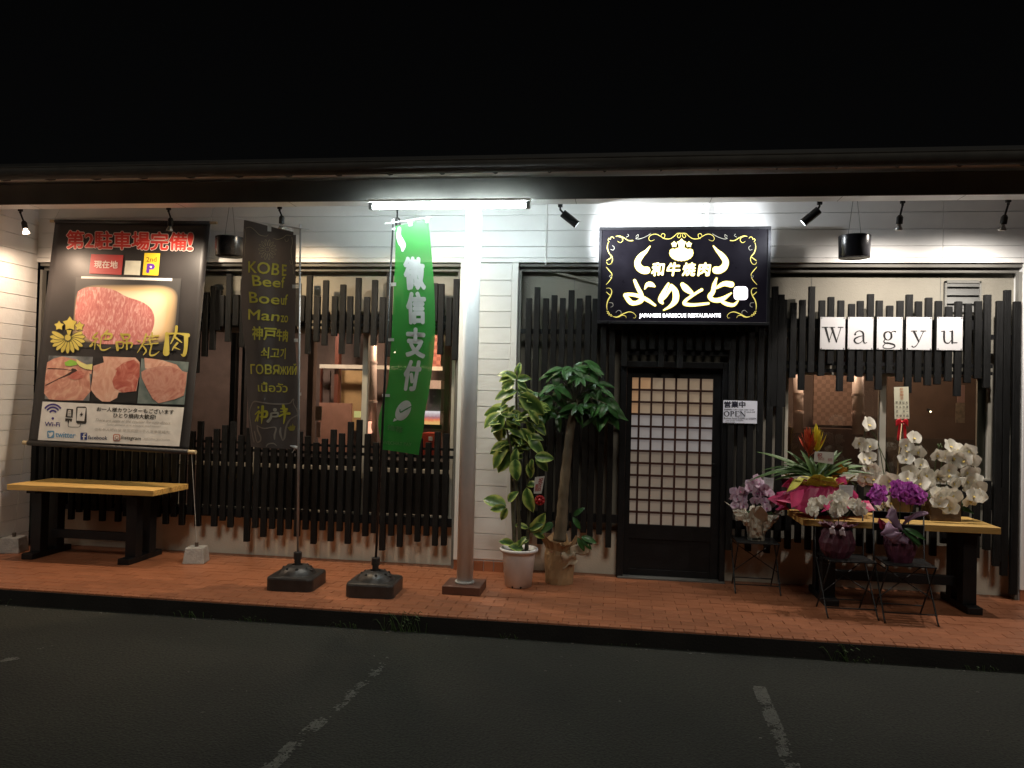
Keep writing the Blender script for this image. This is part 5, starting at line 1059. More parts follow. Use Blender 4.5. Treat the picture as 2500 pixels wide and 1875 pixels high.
for i, (x0, y0, x1, y1) in enumerate(hand):
    L_ = max(.13, math.hypot(x1-x0, y1-y0)/278*1.12); putleaf(t, vl[i % 3], x0, y0, -.52+rl.uniform(-.10, .08), x1, y1, L_*rl.uniform(.95, 1.15), (rl.uniform(-.5, .5), -.8, rl.uniform(.2, .9)), rl.uniform(-.45, .05))
for i in range(84):   # the body of the crown round the upper stems
    sp_ = rl.choice(SP); k = rl.uniform(.52, .98) if sp_ is not SP[2] else rl.uniform(.6, .98); p = sp_[int(k*(len(sp_)-1))]; a_ = rl.uniform(0, 6.28)
    d = Vector((math.cos(a_), math.sin(a_)*.8, rl.uniform(-.55, .35))); inst('leaf', vl[i % 3], t, p+d*.03, frame(d, (rl.uniform(-.5, .5), -.9, .8)), rl.uniform(.11, .17))
# gift tag and rosette
m = MB(); a = at(1306, 1165, -.62); b = at(1330, 1162, -.62); c = at(1322, 1205, -.62); d = at(1303, 1205, -.62); m.add([a, b, c, d], [(0, 1, 2, 3)])
g_ = tag(m.build('gift_tag', mat('cream_gift_card', (.62, .58, .54), .6, var=.05), None, solid=.002), 'cream gift tag with red characters hanging in the rubber plant', 'gift tag')
P_ = Pen(lambda x, y, d=0: at(x, y, -.62-.002-d)); P_.t('祝', [(1316, 1168), (1327, 1166), (1324, 1180), (1313, 1182)], bold=.03); P_.t('開店', [(1308, 1182), (1322, 1180), (1320, 1198), (1306, 1200)], bold=.02); P_.done('lettering', prn('faded_red_ink', (.35, .08, .07), .6), g_)
m = MB(); c = at(1318, 1221, -.60)
for i in range(14):
    a_ = 2*math.pi*i/14; q = c+Vector((.032*math.cos(a_), -.01*(i % 2), .032*math.sin(a_))); m.ball(q, .016, 8, (1, .8, 1))
m.ball(c-Vector((0, .02, 0)), .02, 8); tag(m.build('rosette', mat('red_ribbon', (.42, .01, .015), .45, var=.2), None, smooth=True), 'red ribbon rosette under the gift tag', 'rosette')
# money tree
MTY = -.30; c0 = Vector((at(1367, 1340, MTY).x, MTY, 0))
t = thing('money_tree', c0, 'dark green money tree with a thick bare trunk, its pot wrapped in brown paper', 'potted plant', 'potted plants by the entrance')
tp = spline([tuple(at(x, y, MTY)) for x, y in ((1366, 1320), (1372, 1260), (1376, 1200), (1383, 1130), (1391, 1060), (1399, 1010), (1404, 985))], 6)
m = MB(); n_ = len(tp); m.tube(tp, [(.062-.030*(i/(n_-1))**.7)*(1+.05*math.sin(i*1.7)) for i in range(n_)], 16); m.build('trunk', BARK, t, smooth=True)
GL = mat('dark_glossy_leaf', (.035, .12, .028), .32, var=.35, nscale=3, col2=(.06, .18, .045)); translucent(GL, .2)
ll = [leaf_mesh('leaflet', GL, 1, .36, .18, .30), leaf_mesh('leaflet', GL, 1, .38, .10, .45), leaf_mesh('leaflet', GL, 1, .33, .25, .12)]
top = Vector(tp[-1]); hubs = [(1423,883,3),(1398,899,6),(1355,910,6),(1385,975,6),(1454,933,6),(1432,892,6),(1354,943,6),(1345,967,5),(1452,986,6),(1483,988,6),(1421,969,6),(1410,990,6),(1395,905,5),(1466,951,6),(1375,940,6),(1440,960,6),(1340,990,5),(1312,958,4),(1328,1000,4),(1362,1010,5),(1488,1010,5),(1460,1020,4),(1375,900,5),(1440,905,5),(1400,1000,5),(1435,1000,5),(1416,920,6),(1474,972,5)]
rb = MB()
for i, (x, y, n_) in enumerate(hubs):
    Y = MTY+rl.uniform(-.16, .14); h = at(x, y, Y); mid = top.lerp(h, .5)+Vector((0, 0, .05)); rb.tube(spline([tuple(top), tuple(mid), tuple(h)], 5), .0045, 5)
    out = (h-top); out.z = .1; out = out.normalized() if out.length > .01 else Vector((0, -1, 0))
    for k in range(n_):
        an = 2*math.pi*k/n_+rl.uniform(-.3, .3); e1 = Vector((1, 0, 0)); e2 = Vector((0, -.75, -.45))
        d = e1*math.cos(an)+e2*math.sin(an)*.7+out*.35+Vector((0, 0, -.45)); inst('leaflet', rl.choice(ll), t, h, frame(d, (rl.uniform(-.3, .3), -.7, .9)), rl.uniform(.12, .215))
rb.build('petiole', STEMM, t, smooth=True)
for (x0, y0, x1, y1) in ((1400,1260,1415,1245),(1398,1262,1408,1275),(1420,1315,1443,1335),(1418,1310,1460,1320),(1410,1312,1430,1345),(1350,1275,1320,1290),(1352,1280,1300,1300)): putleaf(t, ll[0], x0, y0, -.42, x1, y1, max(.14, math.hypot(x1-x0, y1-y0)/262), (0, -.8, .5))
KRAFT = mat('brown_kraft_paper', (.30, .19, .095), .75, var=.18, nscale=5, bump=.35, bscale=12); KRL = mat('pale_kraft_paper', (.42, .34, .24), .75, var=.12, nscale=5, bump=.3, bscale=12)
def wrapping(t_, c, prof, m_, name='wrapping', fold=.06, nf=7, seed=1, corners=0, solid=.0015, n=40, squash=1.0, ph=0.0):
    """crumpled paper round a pot: prof = (radius, z, crumple)"""
    mb = MB(); c = Vector(c); P_ = [(r, z, k) for r, z, k in prof]; mb_v = []
    for (r, z, k) in P_:
        for j_ in range(n):
            a_ = 2*math.pi*j_/n; v = Vector((math.cos(a_)*1.5, math.sin(a_)*1.5, z*6+seed)); nz = noise.noise(v)+.5*noise.noise(v*3)
            rr = r*(1+fold*k*math.sin(nf*a_+seed+nz*3)+.10*k*nz); zz = z
            if corners: s_ = abs(math.cos(corners*a_/2+ph))**3; rr *= 1+.30*max(0, k-1)*s_; zz += .10*max(0, k-1)*s_+.03*max(0, k-1)*nz
            zj = math.sin(j_*12.9898+r*78.2+z*37.7+seed)*43758.5453; zj -= math.floor(zj); rr *= 1+(zj-.5)*.13*min(1.6, k); zz += (zj-.5)*.02*(z > .02)*k
            mb.v.append(c+Vector((rr*math.cos(a_), rr*math.sin(a_)*squash, zz)))
    for i in range(len(P_)-1):
        for j_ in range(n): mb.f.append((i*n+j_, i*n+(j_+1) % n, (i+1)*n+(j_+1) % n, (i+1)*n+j_))
    return mb.build(name, m_, t_, smooth=False, solid=solid)
wrapping(t, c0, [(.125, .004, .4), (.130, .06, .4), (.133, .14, .5), (.137, .22, .6), (.135, .27, .8), (.118, .305, 1.2), (.13, .34, 1.5), (.15, .37, 1.9)], KRAFT, seed=3, nf=7, corners=3, ph=.5)
m = MB(); m.grid(lambda u, v: c0+Vector((.02+.13*u+.02*v, -.135+.05*u*u-.02*math.sin(6*v), .30-.14*v*(1-.4*u)+.012*math.sin(9*u+4*v))), 8, 8); m.build('wrapping_flap', KRL, t, smooth=True, solid=.002)
m = MB(); m.grid(lambda u, v: c0+Vector((.10+.17*u, -.10+.03*math.sin(5*u), .35+.04*u-.085*v+.01*math.sin(7*u))), 8, 6); m.build('wrapping_flap', KRL, t, smooth=True, solid=.002)
m = MB(); m.tube([c0+Vector((.115*math.cos(a_/10), .115*math.sin(a_/10), .298+.006*math.sin(a_))) for a_ in range(0, 64, 3)], .006, 6); m.build('ribbon', mat('dark_red_ribbon', (.14, .015, .015), .5), t)
# ------------------------------------------------------------------ orchids
def petalmat(n, c, edge=None): return translucent(mat(n, c, .5, var=.06, nscale=6, col2=edge), .25)
def blossom_mesh(name, mpetal, mlip, r=1.0, seed=0, cup=.22, wide=.62):
    """phalaenopsis: two broad petals, three sepals, a lip; faces -Y"""
    vs = []; fs = []; mi = []; rr = random.Random(seed)
    def petal(an, L, W, y0, bend, mat_i=0):
        k = len(vs); ca, sa = math.cos(an), math.sin(an); n1 = 5; xs = (-1, -.5, 0, .5, 1)
        for i in range(n1+1):
            t_ = i/n1; w_ = W*math.sin(math.pi*(.08+.92*t_)**.72)**.8 if t_ < 1 else W*.12
            for q in xs:
                u = L*t_; v = q*w_; y = y0-bend*math.sin(t_*2.2)*L+.10*abs(q)*w_*-1+rr.uniform(-.012, .012)
                vs.append(((u*ca-v*sa)*r, y*r, (u*sa+v*ca)*r))
        for i in range(n1):
            for j_ in range(4): fs.append((k+i*5+j_, k+i*5+j_+1, k+(i+1)*5+j_+1, k+(i+1)*5+j_)); mi.append(mat_i)
    for an in (90, 90+128, 90-128): petal(math.radians(an+rr.uniform(-6, 6)), .50, .235, .02, cup*.4)
    for an in (8, 172): petal(math.radians(an+rr.uniform(-6, 6)), .54, .40*wide/.62, -.01, cup)
    petal(math.radians(-90), .15, .07, -.03, .9, 1); petal(math.radians(-50), .10, .05, -.05, .6, 1); petal(math.radians(-130), .10, .05, -.05, .6, 1)
    me = bpy.data.meshes.new(name); me.from_pydata(vs, [], fs); me.materials.append(mpetal); me.materials.append(mlip)
    for p, i in zip(me.polygons, mi): p.use_smooth = True; p.material_index = i
    return me
WP = petalmat('white_orchid_petal', (.84, .80, .70)); WL = mat('yellow_orchid_lip', (.6, .45, .12), .5); PP = petalmat('pink_orchid_petal', (.62, .42, .56), (.74, .60, .70)); PL = mat('pink_orchid_lip', (.35, .06, .20), .5)
UP = petalmat('purple_orchid_petal', (.58, .10, .56), (.72, .20, .70)); UL = mat('dark_purple_lip', (.16, .01, .16), .5)
GS = mat('green_flower_stem', (.06, .09, .03), .6, var=.2); STRAP = mat('orchid_leaf_green', (.03, .08, .025), .3, var=.25, nscale=4)
def blooms(t_, lst, me_list, size, Y, jy=.05, tilt=.35, px=True):
    for i, (x, y) in enumerate(lst):
        p = at(x, y, Y+rl.uniform(-jy, jy)); R_ = Matrix.Rotation(rl.uniform(-tilt, tilt)*1.4, 3, 'Z') @ Matrix.Rotation(rl.uniform(-tilt, tilt), 3, 'X') @ Matrix.Rotation(rl.uniform(-.5, .5), 3, 'Y')
        inst('blossom', me_list[i % len(me_list)], t_, p, R_, size*rl.uniform(.85, 1.12))
def stemline(t_, pts, Y, r=.004, m_=None):
    m = MB(); m.tube(spline([tuple(at(x, y, Y)) for x, y in pts], 6), r, 6); m.build('flower_stem', m_ or GS, t_, smooth=True)
wb = [blossom_mesh('blossom', WP, WL, 1, s_) for s_ in (1, 2, 3)]; wsb = [blossom_mesh('blossom', WP, WP, 1, s_, .3, .7) for s_ in (4, 5)]
pbm = [blossom_mesh('blossom', PP, PL, 1, s_) for s_ in (6, 7)]; ub = [blossom_mesh('blossom', UP, UL, 1, s_, .3) for s_ in (8, 9)]
cz = lambda x, y: (1850+x/3.6867, 850+y/3.6867)
ca1 = lambda x, y: (1750+x/4.1475, 1150+y/4.1475)
ca2 = lambda x, y: (2050+x/4.1467, 1150+y/4.1467)
strap = leaf_mesh('leaf', STRAP, 1, .24, .2, .35, n=9); grass = leaf_mesh('leaf', mat('bromeliad_leaf', (.035, .085, .02), .5, var=.3, nscale=3, col2=(.075, .13, .03)), 1, .085, .3, .30, n=10, base=.02)
grass2 = leaf_mesh('leaf', MATS['bromeliad_leaf'], 1, .09, .3, .62, n=10, base=.02)
TZ = .735
# tall white orchids on the table: left pot with the name board, right pot
OA = -.33; cA = Vector((at(2195, 1230, OA).x, OA, TZ+.002))
t = thing('white_orchid', cA, 'tall cascading white orchids behind the purple ones, with the congratulation board', 'orchid', 'tall white orchids on the right table')
m = MB(); m.lathe(cA, [(.085, 0), (.10, .04), (.125, .20), (.13, .22), (.12, .22)], 28); m.build('pot', mat('brown_glazed_pot', (.09, .05, .025), .5, var=.2, bump=.2), t, smooth=True)
LA = [(990,690),(905,850),(955,890),(1010,880),(1005,985),(950,1000),(1030,1085),(985,1075),(960,1150),(1045,1180),(975,1190)]
MA = [(1400,810),(1340,870),(1325,920),(1450,930),(1335,1000),(1465,1045),(1370,1100),(1440,1150),(1400,1180),(1510,1140),(1530,1225),(1180,1185),(1185,1250),(1100,1400),(1190,1390),(1540,1330),(1545,1385),(1490,1210),(1460,1220),(1350,1170)]
blooms(t, [cz(*q) for q in LA], wb, .142, OA+.02, .03, .4); blooms(t, [cz(*q) for q in MA], wb, .142, OA-.02, .05, .4)
stemline(t, [cz(1200, 1420), cz(1130, 1100), cz(1100, 920), cz(1060, 800), cz(1000, 730), cz(960, 780), cz(960, 900), cz(1000, 1100)], OA+.04, .0035); stemline(t, [cz(1250, 1420), cz(1190, 1130), cz(1100, 900)], OA+.05, .0035)
stemline(t, [cz(1260, 1450), cz(1350, 1000), cz(1380, 850), cz(1420, 830), cz(1450, 950), cz(1500, 1150), cz(1540, 1350)], OA+.03, .0035); stemline(t, [cz(1240, 1450), cz(1300, 1100), cz(1330, 900)], OA+.04, .0035)
for (a, b) in (((1240, 1450), (1200, 1280)), ((1250, 1440), (1110, 1220)), ((1260, 1440), (1400, 1330))): putleaf(t, strap, *cz(*a), OA-.02, *cz(*b), .2, (0, -.9, .4))
OB = -.33; cB = Vector((at(2296, 1270, OB).x, OB, TZ+.002))
t = thing('white_orchid', cB, 'tall cascading white orchids in a square brown pot at the right end of the table', 'orchid', 'tall white orchids on the right table')
m = MB(); m.box(cB.x-.125, cB.x+.125, cB.y-.11, cB.y+.11, cB.z, cB.z+.20); m.build('pot', mat('woven_brown_pot', (.07, .038, .016), .7, var=.3, nscale=30, bump=.5, stretch=(1, 1, 4)), t, bevel=.01)
RB = [(1610,960),(1725,885),(1790,910),(1900,920),(1700,985),(1765,980),(1850,1010),(1920,1010),(1715,1090),(1620,1160),(1880,1110),(1945,1120),(1725,1150),(1765,1210),(1880,1195),(1950,1195),(1900,1265),(1975,1260),(1935,1330),(1985,1330),(1640,1330),(1700,1390),(1755,1320),(1725,1440),(1630,1390),(1905,1370),(1690,1300),(1605,1310),(1790,970)]
blooms(t, [cz(*q) for q in RB if q[1] < 1280], wb, .142, OB-.03, .05, .4); blooms(t, [cz(*q) for q in RB if q[1] >= 1280], wb, .14, OB-.16, .02, .4)
stemline(t, [cz(1680, 1480), cz(1640, 1200), cz(1680, 950), cz(1800, 880), cz(1900, 960), cz(1950, 1150), cz(1960, 1340)], OB+.03, .0035); stemline(t, [cz(1640, 1480), cz(1590, 1200), cz(1600, 1050), cz(1630, 900), cz(1650, 860)], OB+.02, .0035); stemline(t, [cz(1680, 1480), cz(1700, 1250), cz(1690, 1080)], OB+.02, .0035)
m = MB()
for q in ((1630, 885), (1645, 870), (1622, 872), (1655, 890)): m.ball(at(*cz(*q), OB), .009, 8, (.8, .8, 1.3))
m.build('bud', GS, t, smooth=True)
for (a, b) in (((1660, 1420), (1630, 1240)), ((1680, 1420), (1700, 1250)), ((1760, 1420), (1860, 1440)), ((1760, 1400), (1900, 1360)), ((1640, 1430), (1560, 1340))): putleaf(t, strap, *cz(*a), OB-.06, *cz(*b), .19, (0, -.9, .5))
# congratulation board on a stick with a red bow
sgY = OA+.03
def sq(x, y, d=0): return at(2150+x/10.37, 920+y/10.37, sgY-d)
t = thing('congratulation_board', sq(540, 1050), 'narrow cream board with red and black Japanese characters on a stick above the orchids', 'board')
m = MB(); pp_ = [sq(340, 258), sq(705, 250), sq(728, 1060), sq(360, 1066)]; m.add(pp_+[p+Vector((0, .006, 0)) for p in pp_], [(0, 1, 2, 3), (7, 6, 5, 4), (0, 4, 5, 1), (1, 5, 6, 2), (2, 6, 7, 3), (3, 7, 4, 0)]); m.build('board', mat('cream_card_board', (.86, .82, .62), .6, var=.03), t)
P_ = Pen(sq, .002)
for i, ch in enumerate('祝御開店'): P_.t(ch, Q(484+i*4, 272+i*78, 570+i*3, 340+i*78), bold=.01)
P_.done('lettering', prn('orange_red_ink', (.65, .25, .10), .6), t); P_ = Pen(sq, .002)
for r, row in enumerate(('野澤松松', '村水林澤', '武\u3000幸一', '史健恵晶')):
    for c_, ch in enumerate(row):
        if ch != '\u3000': P_.t(ch, (Q(378+c_*86+r*5, 622+r*112, 435+c_*86+r*5, 680+r*112) if ch != '一' else Q(378+c_*86+r*5, 645+r*112, 435+c_*86+r*5, 653+r*112)), bold=.012)
P_.done('lettering', prn('dark_olive_ink', (.09, .08, .05), .6), t)
m = MB(); m.tube([sq(545, 1070)+Vector((0, .01, 0)), cA+Vector((-.02, .03, .18))], .006, 8); m.build('stick', mat('pale_bamboo', (.55, .42, .24), .6), t, smooth=True)
m = MB(); c = sq(540, 1150, .02)
for s_ in (-1, 1):
    m.grid(lambda u, v: c+Vector((s_*(.004+.048*u), -.012*math.sin(u*3.1), .012-.055*u*v+.02*math.sin(u*3.1)*(1-v))), 6, 5)
    m.grid(lambda u, v: c+Vector((s_*(.006+.022*u+.014*v), -.004, -.01-.155*v+.01*u)), 4, 8)
m.ball(c, .012, 8); m.build('bow', mat('bright_red_satin', (.52, .012, .02), .35, var=.25, nscale=12), t, smooth=True, solid=.001)
# red and yellow bromeliad in pink and yellow wrapping
BY = -.38; cC = Vector((at(1998, 1270, BY).x, BY, TZ+.002))
t = thing('bromeliad', cC, 'red and yellow bromeliad with long green leaves in pink and yellow wrapping on the table', 'potted plant')
m = MB(); m.lathe(cC, [(.07, 0), (.085, .10), (.09, .18)], 24); m.build('pot', mat('terracotta_pot', (.25, .06, .03), .6), t, smooth=True)
PKW = translucent(mat('pink_wrapping_film', (.72, .05, .22), .35, var=.25, nscale=5, col2=(.80, .10, .24)), .3); YGW = translucent(mat('yellow_green_wrapping', (.50, .47, .08), .45, var=.2, nscale=5), .3); YOW = translucent(mat('orange_yellow_wrapping', (.62, .36, .02), .45, var=.25, nscale=4, col2=(.65, .20, .04)), .3)
wrapping(t, cC+Vector((0, 0, .02)), [(.34, .02, 2.0), (.31, .07, 1.6), (.27, .14, 1.4), (.22, .22, 1.2), (.15, .275, 1)], PKW, seed=5, nf=11, corners=5, squash=.72, fold=.07)
wrapping(t, cC+Vector((0, 0, .0)), [(.13, .22, 1), (.18, .25, 1), (.22, .28, 1.3), (.25, .30, 1.6)], YGW, seed=8, nf=5, corners=4, squash=.75, ph=.3)
def flap(pts, m_, Y, dy=(.0, .0, .0, .0), name='wrapping_corner'):
    mb = MB(); q = [at(*cz(*p), Y) + Vector((0, d_, 0)) for p, d_ in zip(pts, dy)]
    mb.grid(lambda u, v: (q[0].lerp(q[1], u)).lerp(q[3].lerp(q[2], u), v)+Vector((0, .02*math.sin(3*u+2*v), .012*math.sin(5*u)*math.sin(3*v))), 8, 8); mb.build(name, m_, t, smooth=False, solid=.0015)
flap([(215, 1245), (310, 1165), (400, 1200), (280, 1265)], PKW, -.52, (0, .02, .1, .05)); flap([(330, 1190), (430, 1180), (330, 1260), (262, 1300)], YGW, -.56, (.05, .05, 0, 0)); flap([(395, 1150), (500, 1160), (720, 1200), (640, 1225)], YGW, -.60)
flap([(640, 1100), (750, 1040), (800, 1085), (690, 1180)], YOW, -.46); flap([(740, 1060), (825, 1020), (800, 1110), (720, 1160)], YOW, -.42); flap([(700, 1180), (790, 1150), (800, 1220), (720, 1240)], PKW, -.5)
flap([(290, 1300), (420, 1270), (380, 1400), (300, 1440)], PKW, -.62, (0, 0, .0, -.03)); flap([(600, 1060), (700, 1080), (680, 1140), (620, 1120)], mat('salmon_wrapping', (.6, .22, .12), .5), -.40)
rl2 = random.Random(4); ctr = cz(530, 1165)
tips = [(100,965),(150,925),(165,1110),(200,985),(250,1000),(330,925),(350,960),(300,1000),(430,930),(500,950),(680,930),(650,960),(840,925),(920,1045),(830,1000),(840,1090),(800,1110),(745,990),(235,1060),(290,1085),(600,960),(460,1000),(560,940),(720,1100),(400,1100),(640,1130),(380,1050),(700,1060),(260,960),(860,1030)]
for i, q in enumerate(tips):
    b = cz(*q); putleaf(t, grass if i % 3 else grass2, ctr[0]+rl2.uniform(-14, 14), ctr[1]+rl2.uniform(-4, 4), BY+rl2.uniform(-.04, .02), b[0], b[1]-10, math.hypot(b[0]-ctr[0], b[1]-ctr[1])/262*1.15, (0, -.5, .9), rl2.uniform(-.5, .1))
gr3 = leaf_mesh('leaf', MATS['bromeliad_leaf'], 1, .15, .35, .35, n=10, base=.03)
for q in ((440,950),(500,985),(560,960),(610,985),(660,945),(380,975),(700,935),(470,1040),(570,1040),(640,1050),(400,1040),(330,1010),(760,1000),(290,1040)):
    b = cz(*q); c_ = cz(rl2.uniform(480, 590), 1175); putleaf(t, gr3, c_[0], c_[1], BY-.07+rl2.uniform(-.03, .03), b[0], b[1], math.hypot(b[0]-c_[0], b[1]-c_[1])/255*1.15, (0, -.7, .7), rl2.uniform(-.35, .1))
def plume(base_px, top_px, m_, n, w_, lean):
    a = at(*cz(*base_px), BY); b = at(*cz(*top_px), BY); me = leaf_mesh('bract', m_, 1, .22, .3, -.35, n=5, base=.02)
    s_ = MB(); s_.tube([a-Vector((0, 0, .05)), b], .008, 8); s_.build('flower_stem', m_, t, smooth=True)
    for i in range(n):
        k = i/(n-1); an = i*2.4; p = a.lerp(b, k*.85); d = Vector((math.cos(an)*w_*(1-.35*k), math.sin(an)*w_*(1-.35*k), .55+.5*k)); inst('bract', me, t, p, frame(d, (-math.cos(an), -math.sin(an), .4)), (.12+.05*(1-k)))
plume((530, 950), (520, 790), mat('yellow_bract', (.68, .50, .02), .45, var=.15, col2=(.7, .55, .03)), 24, .5, 0); plume((470, 970), (440, 820), mat('red_bract', (.42, .03, .02), .45, var=.25, col2=(.5, .10, .03)), 22, .75, 0)
m = MB(); q = [at(*cz(*p), BY-.12) for p in ((512, 930), (688, 938), (678, 1045), (505, 1020))]; m.add(q, [(0, 1, 2, 3)])
g_ = tag(m.build('gift_card', mat('cream_gift_card', (.62, .58, .54), .6), None, solid=.002), 'cream card with faded characters stuck in the bromeliad', 'card')
P_ = Pen(lambda x, y, d=0: at(*cz(x, y), BY-.123-d)); P_.t('祝', Q(535, 945, 580, 985), bold=.03); P_.t('開店', Q(545, 985, 600, 1010)); P_.t('御祝', Q(630, 990, 670, 1020)); P_.done('lettering', prn('faded_red_ink', (.35, .08, .07), .6), g_)
for p0, p1 in (((512, 930), 0),): pass
# pink orchid on the first chair
def orchid_on_chair(px, zt, Y, name, label, wrapfn, lst, meshes, size, clusters, stems_):
    c = Vector((at(px, 1330, Y).x, Y, zt)); t_ = thing(name, c, label, 'orchid'); wrapfn(t_, c); blooms(t_, lst, meshes, size, Y-.02, .05, .5)
    for s_ in stems_: stemline(t_, s_, Y, .003)
    return t_, c
CRW = mat('crumpled_cream_paper', (.50, .45, .36), .7, var=.15, nscale=6, bump=.3, bscale=15)
def w1(t_, c): wrapping(t_, c, [(.068, .0, 1), (.074, .05, 1.1), (.085, .11, 1.2), (.105, .15, 1.5), (.145, .185, 1.8), (.175, .21, 2.2)], CRW, seed=11, nf=7, corners=4, ph=.2, fold=.07, squash=.7)
LP = [ca1(*q) for q in ((400,80),(330,130),(380,150),(440,180),(350,190),(400,220),(180,210),(230,200),(275,220),(170,260),(265,270),(190,310),(275,310),(180,350),(265,350),(225,375),(385,300),(425,290),(500,200),(530,230),(480,165),(540,300),(490,310),(520,350),(500,375),(550,330),(320,170),(450,230),(205,240),(400,250),(370,110),(430,130),(245,330),(210,280))]
t, c = orchid_on_chair(1845, .456, -.17, 'pink_orchid', 'pale pink orchid in crumpled cream paper on the chair beside the door', w1, LP, pbm, .092, 0, [[ca1(430, 420), ca1(400, 250), ca1(300, 130), ca1(200, 210), ca1(190, 330)], [ca1(440, 420), ca1(420, 200), ca1(440, 120), ca1(530, 230), ca1(530, 350)]])
def crumple(t_, pts, m_, Y, cv, seed, dy=(0, 0, 0, 0)):
    mb = MB(); q = [at(*cv(*p), Y)+Vector((0, d_, 0)) for p, d_ in zip(pts, dy)]; rr = random.Random(seed)
    J = {}
    def fn(u, v):
        k = (round(u*7), round(v*7)); J.setdefault(k, Vector((rr.uniform(-1, 1)*.006, rr.uniform(-1, 1)*.014, rr.uniform(-1, 1)*.006)))
        return (q[0].lerp(q[1], u)).lerp(q[3].lerp(q[2], u), v)+J[k]-Vector((0, .03*math.sin(3.1*u)*math.sin(3.1*v), 0))
    mb.grid(fn, 7, 7); mb.build('wrapping_corner', m_, t_, smooth=False, solid=.0015)
crumple(t, [(165, 395), (290, 375), (330, 480), (200, 510)], CRW, -.24, ca1, 1); crumple(t, [(340, 430), (430, 450), (470, 690), (330, 670)], CRW, -.27, ca1, 2, (0, 0, .03, .03)); crumple(t, [(470, 440), (640, 455), (560, 560), (470, 640)], CRW, -.25, ca1, 3); crumple(t, [(260, 440), (350, 430), (350, 560), (270, 550)], CRW, -.255, ca1, 4)
for (a, b) in (((400, 430), (250, 380)), ((420, 430), (330, 400)), ((450, 430), (560, 400)), ((460, 430), (640, 440))): putleaf(t, strap, *ca1(*a), -.19, *ca1(*b), .14, (0, -.6, .8))
def card(pxq, Y, label, txt):
    m = MB(); q = [at(*p, Y) for p in pxq]; m.add(q, [(0, 1, 2, 3)]); g_ = tag(m.build('gift_card', mat('white_gift_card', (.60, .62, .62), .6), None, solid=.002), label, 'card'); P_ = Pen(lambda x, y, d=0: at(x, y, Y-.002-d))
    (x0, y0), (x1, y1) = pxq[0], pxq[2]
    for i, s_ in enumerate(txt): P_.t(s_, Q(x0+3, y0+4+i*7, x1-3, y0+9+i*7), bold=0)
    P_.done('lettering', GRI, g_)
card([ca1(475, 62), ca1(577, 75), ca1(567, 188), ca1(470, 170)], -.16, 'white message card standing behind the pink orchid', ('祝', '御開店', '祝開店'))
card([ca1(1240, 140), ca1(1388, 145), ca1(1372, 262), ca1(1232, 250)], -.72, 'white message card standing behind the small white orchid', ('御開店', '祝御開店', '御祝'))
# small white orchid in burgundy wrapping
BGW = mat('burgundy_wrapping', (.085, .018, .035), .6, var=.3, nscale=12, bump=.3, bscale=30)
def w2(t_, c): wrapping(t_, c, [(.085, .0, 1), (.125, .06, 1), (.13, .12, 1), (.11, .20, 1), (.085, .24, 1.1), (.12, .262, 1.3), (.15, .275, 1.7)], BGW, seed=15, nf=6, corners=0, ph=.4, squash=.8)
LWt = [ca1(*q) for q in ((1010,300),(1060,290),(970,350),(950,400),(1000,390),(1090,310),(1030,345),(960,310),(1190,240),(1240,230),(1290,260),(1220,280),(1180,340),(1250,325),(1190,400),(1240,420),(1280,380),(1210,440),(1290,320),(1260,290),(1165,270),(1370,310),(1420,310),(1460,350),(1400,365),(1440,405),(1375,350),(1470,400),(1405,330),(985,420),(1250,370),(1220,370))]
t, c = orchid_on_chair(2043, .456, -.80, 'small_white_orchid', 'small white orchid in burgundy wrapping with white bows on a folding chair', w2, LWt, wsb, .078, 0, [[ca1(1225, 600), ca1(1130, 420), ca1(1010, 320)], [ca1(1230, 600), ca1(1235, 380), ca1(1240, 250)], [ca1(1235, 600), ca1(1330, 440), ca1(1420, 330)]])
for k, (x, y) in enumerate(((1165, 610), (1265, 625))):
    m = MB(); q = at(*ca1(x, y), -.93); m.grid(lambda u, v: q+Vector((-.022+.044*u+.01*v, -.005*math.sin(3*u), .02-.045*v+.008*math.sin(4*u))), 5, 5); m.ball(q+Vector((.006, -.004, .032)), .013, 8); m.build('bow', mat('white_ribbon', (.50, .42, .46), .6), t, smooth=True, solid=.0015)
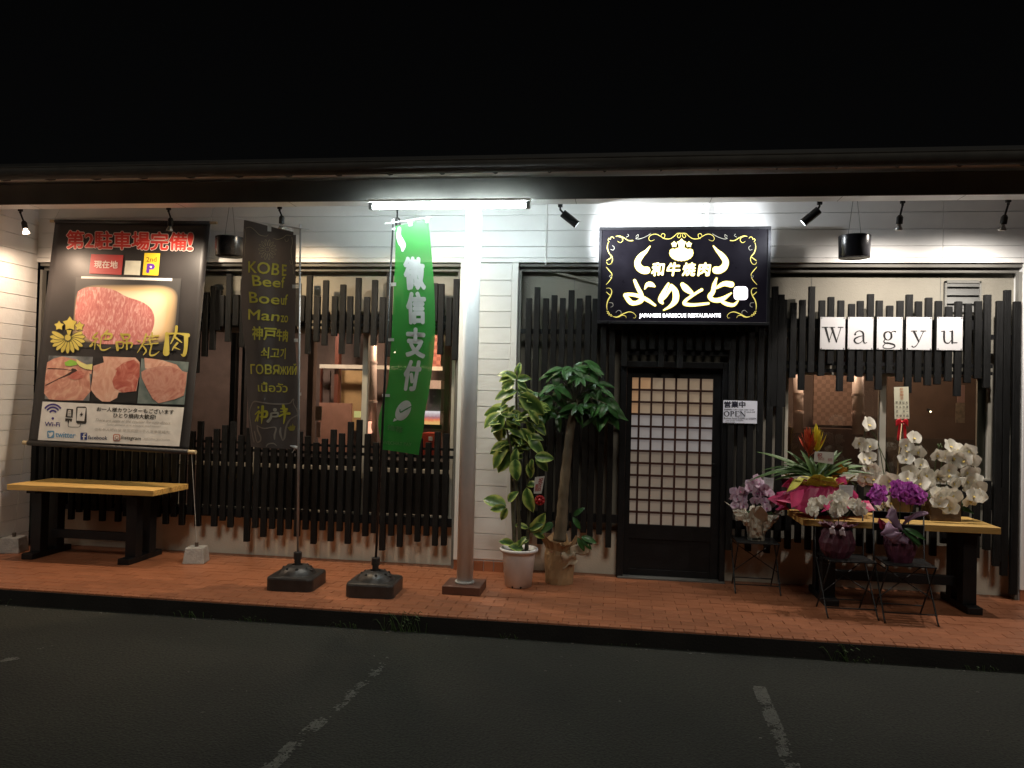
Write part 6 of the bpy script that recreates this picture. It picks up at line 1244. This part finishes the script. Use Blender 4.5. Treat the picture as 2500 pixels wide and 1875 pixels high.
# purple orchid in violet wrapping
VW = mat('violet_wrapping', (.24, .13, .23), .55, var=.3, nscale=6, bump=.3, bscale=14, col2=(.36, .22, .33)); DVW = mat('dark_wine_net', (.11, .025, .055), .6, var=.35, nscale=20, bump=.4, bscale=50)
def w3(t_, c): wrapping(t_, c, [(.08, .0, 1), (.10, .06, 1.2), (.115, .13, 1.4), (.11, .19, 1.4)], DVW, seed=17, nf=9, squash=.85)
PU = []
for cx, cy, rx, ry, n_ in ((380, 235, 92, 92, 20), (600, 190, 95, 95, 22), (700, 230, 110, 110, 26), (800, 260, 62, 75, 16)):
    for i in range(n_):
        r = math.sqrt((i+.5)/n_); a_ = i*2.399; PU.append(ca2(cx+rx*r*math.cos(a_)*.92, cy+ry*r*math.sin(a_)*.92))
t, c = orchid_on_chair(2197, .456, -.86, 'purple_orchid', 'bright purple orchid in violet and wine wrapping on a folding chair', w3, PU, ub, .062, 0, [[ca2(600, 640), ca2(500, 420), ca2(400, 240)], [ca2(600, 640), ca2(610, 400), ca2(610, 220)], [ca2(690, 560), ca2(720, 400), ca2(700, 260)]])
def flap2(pts, m_, Y, dy, seed):
    mb = MB(); q = [at(*ca2(*p), Y)+Vector((0, d_, 0)) for p, d_ in zip(pts, dy)]
    mb.grid(lambda u, v: (q[0].lerp(q[1], u)).lerp(q[3].lerp(q[2], u), v)+Vector((.004*math.sin(9*v+seed), .018*math.sin(5*u+3*v+seed), .01*math.sin(6*u+seed))), 9, 9); mb.build('wrapping_corner', m_, t, smooth=True, solid=.0015)
flap2([(530, 370), (560, 380), (620, 600), (450, 470)], VW, -.88, (0, 0, -.06, -.02), 1); flap2([(500, 520), (600, 600), (700, 750), (410, 640)], VW, -.99, (0, .02, 0, 0), 2); flap2([(560, 640), (690, 640), (690, 750), (520, 720)], VW, -.98, (0, 0, 0, 0), 3)
flap2([(650, 450), (890, 405), (870, 440), (640, 540)], VW, -.90, (0, -.02, 0, 0), 4); flap2([(380, 500), (440, 485), (480, 560), (430, 590)], mat('crimson_wrapping', (.30, .02, .06), .5, var=.2), -.95, (0, 0, 0, 0), 5); flap2([(440, 590), (620, 610), (560, 720), (420, 650)], VW, -1.0, (0, 0, .01, 0), 6)
for (a, b) in (((630, 600), (770, 680)), ((650, 580), (880, 660)), ((640, 590), (700, 640))): putleaf(t, strap, *ca2(*a), -.96, *ca2(*b), .2, (0, -.9, .5))
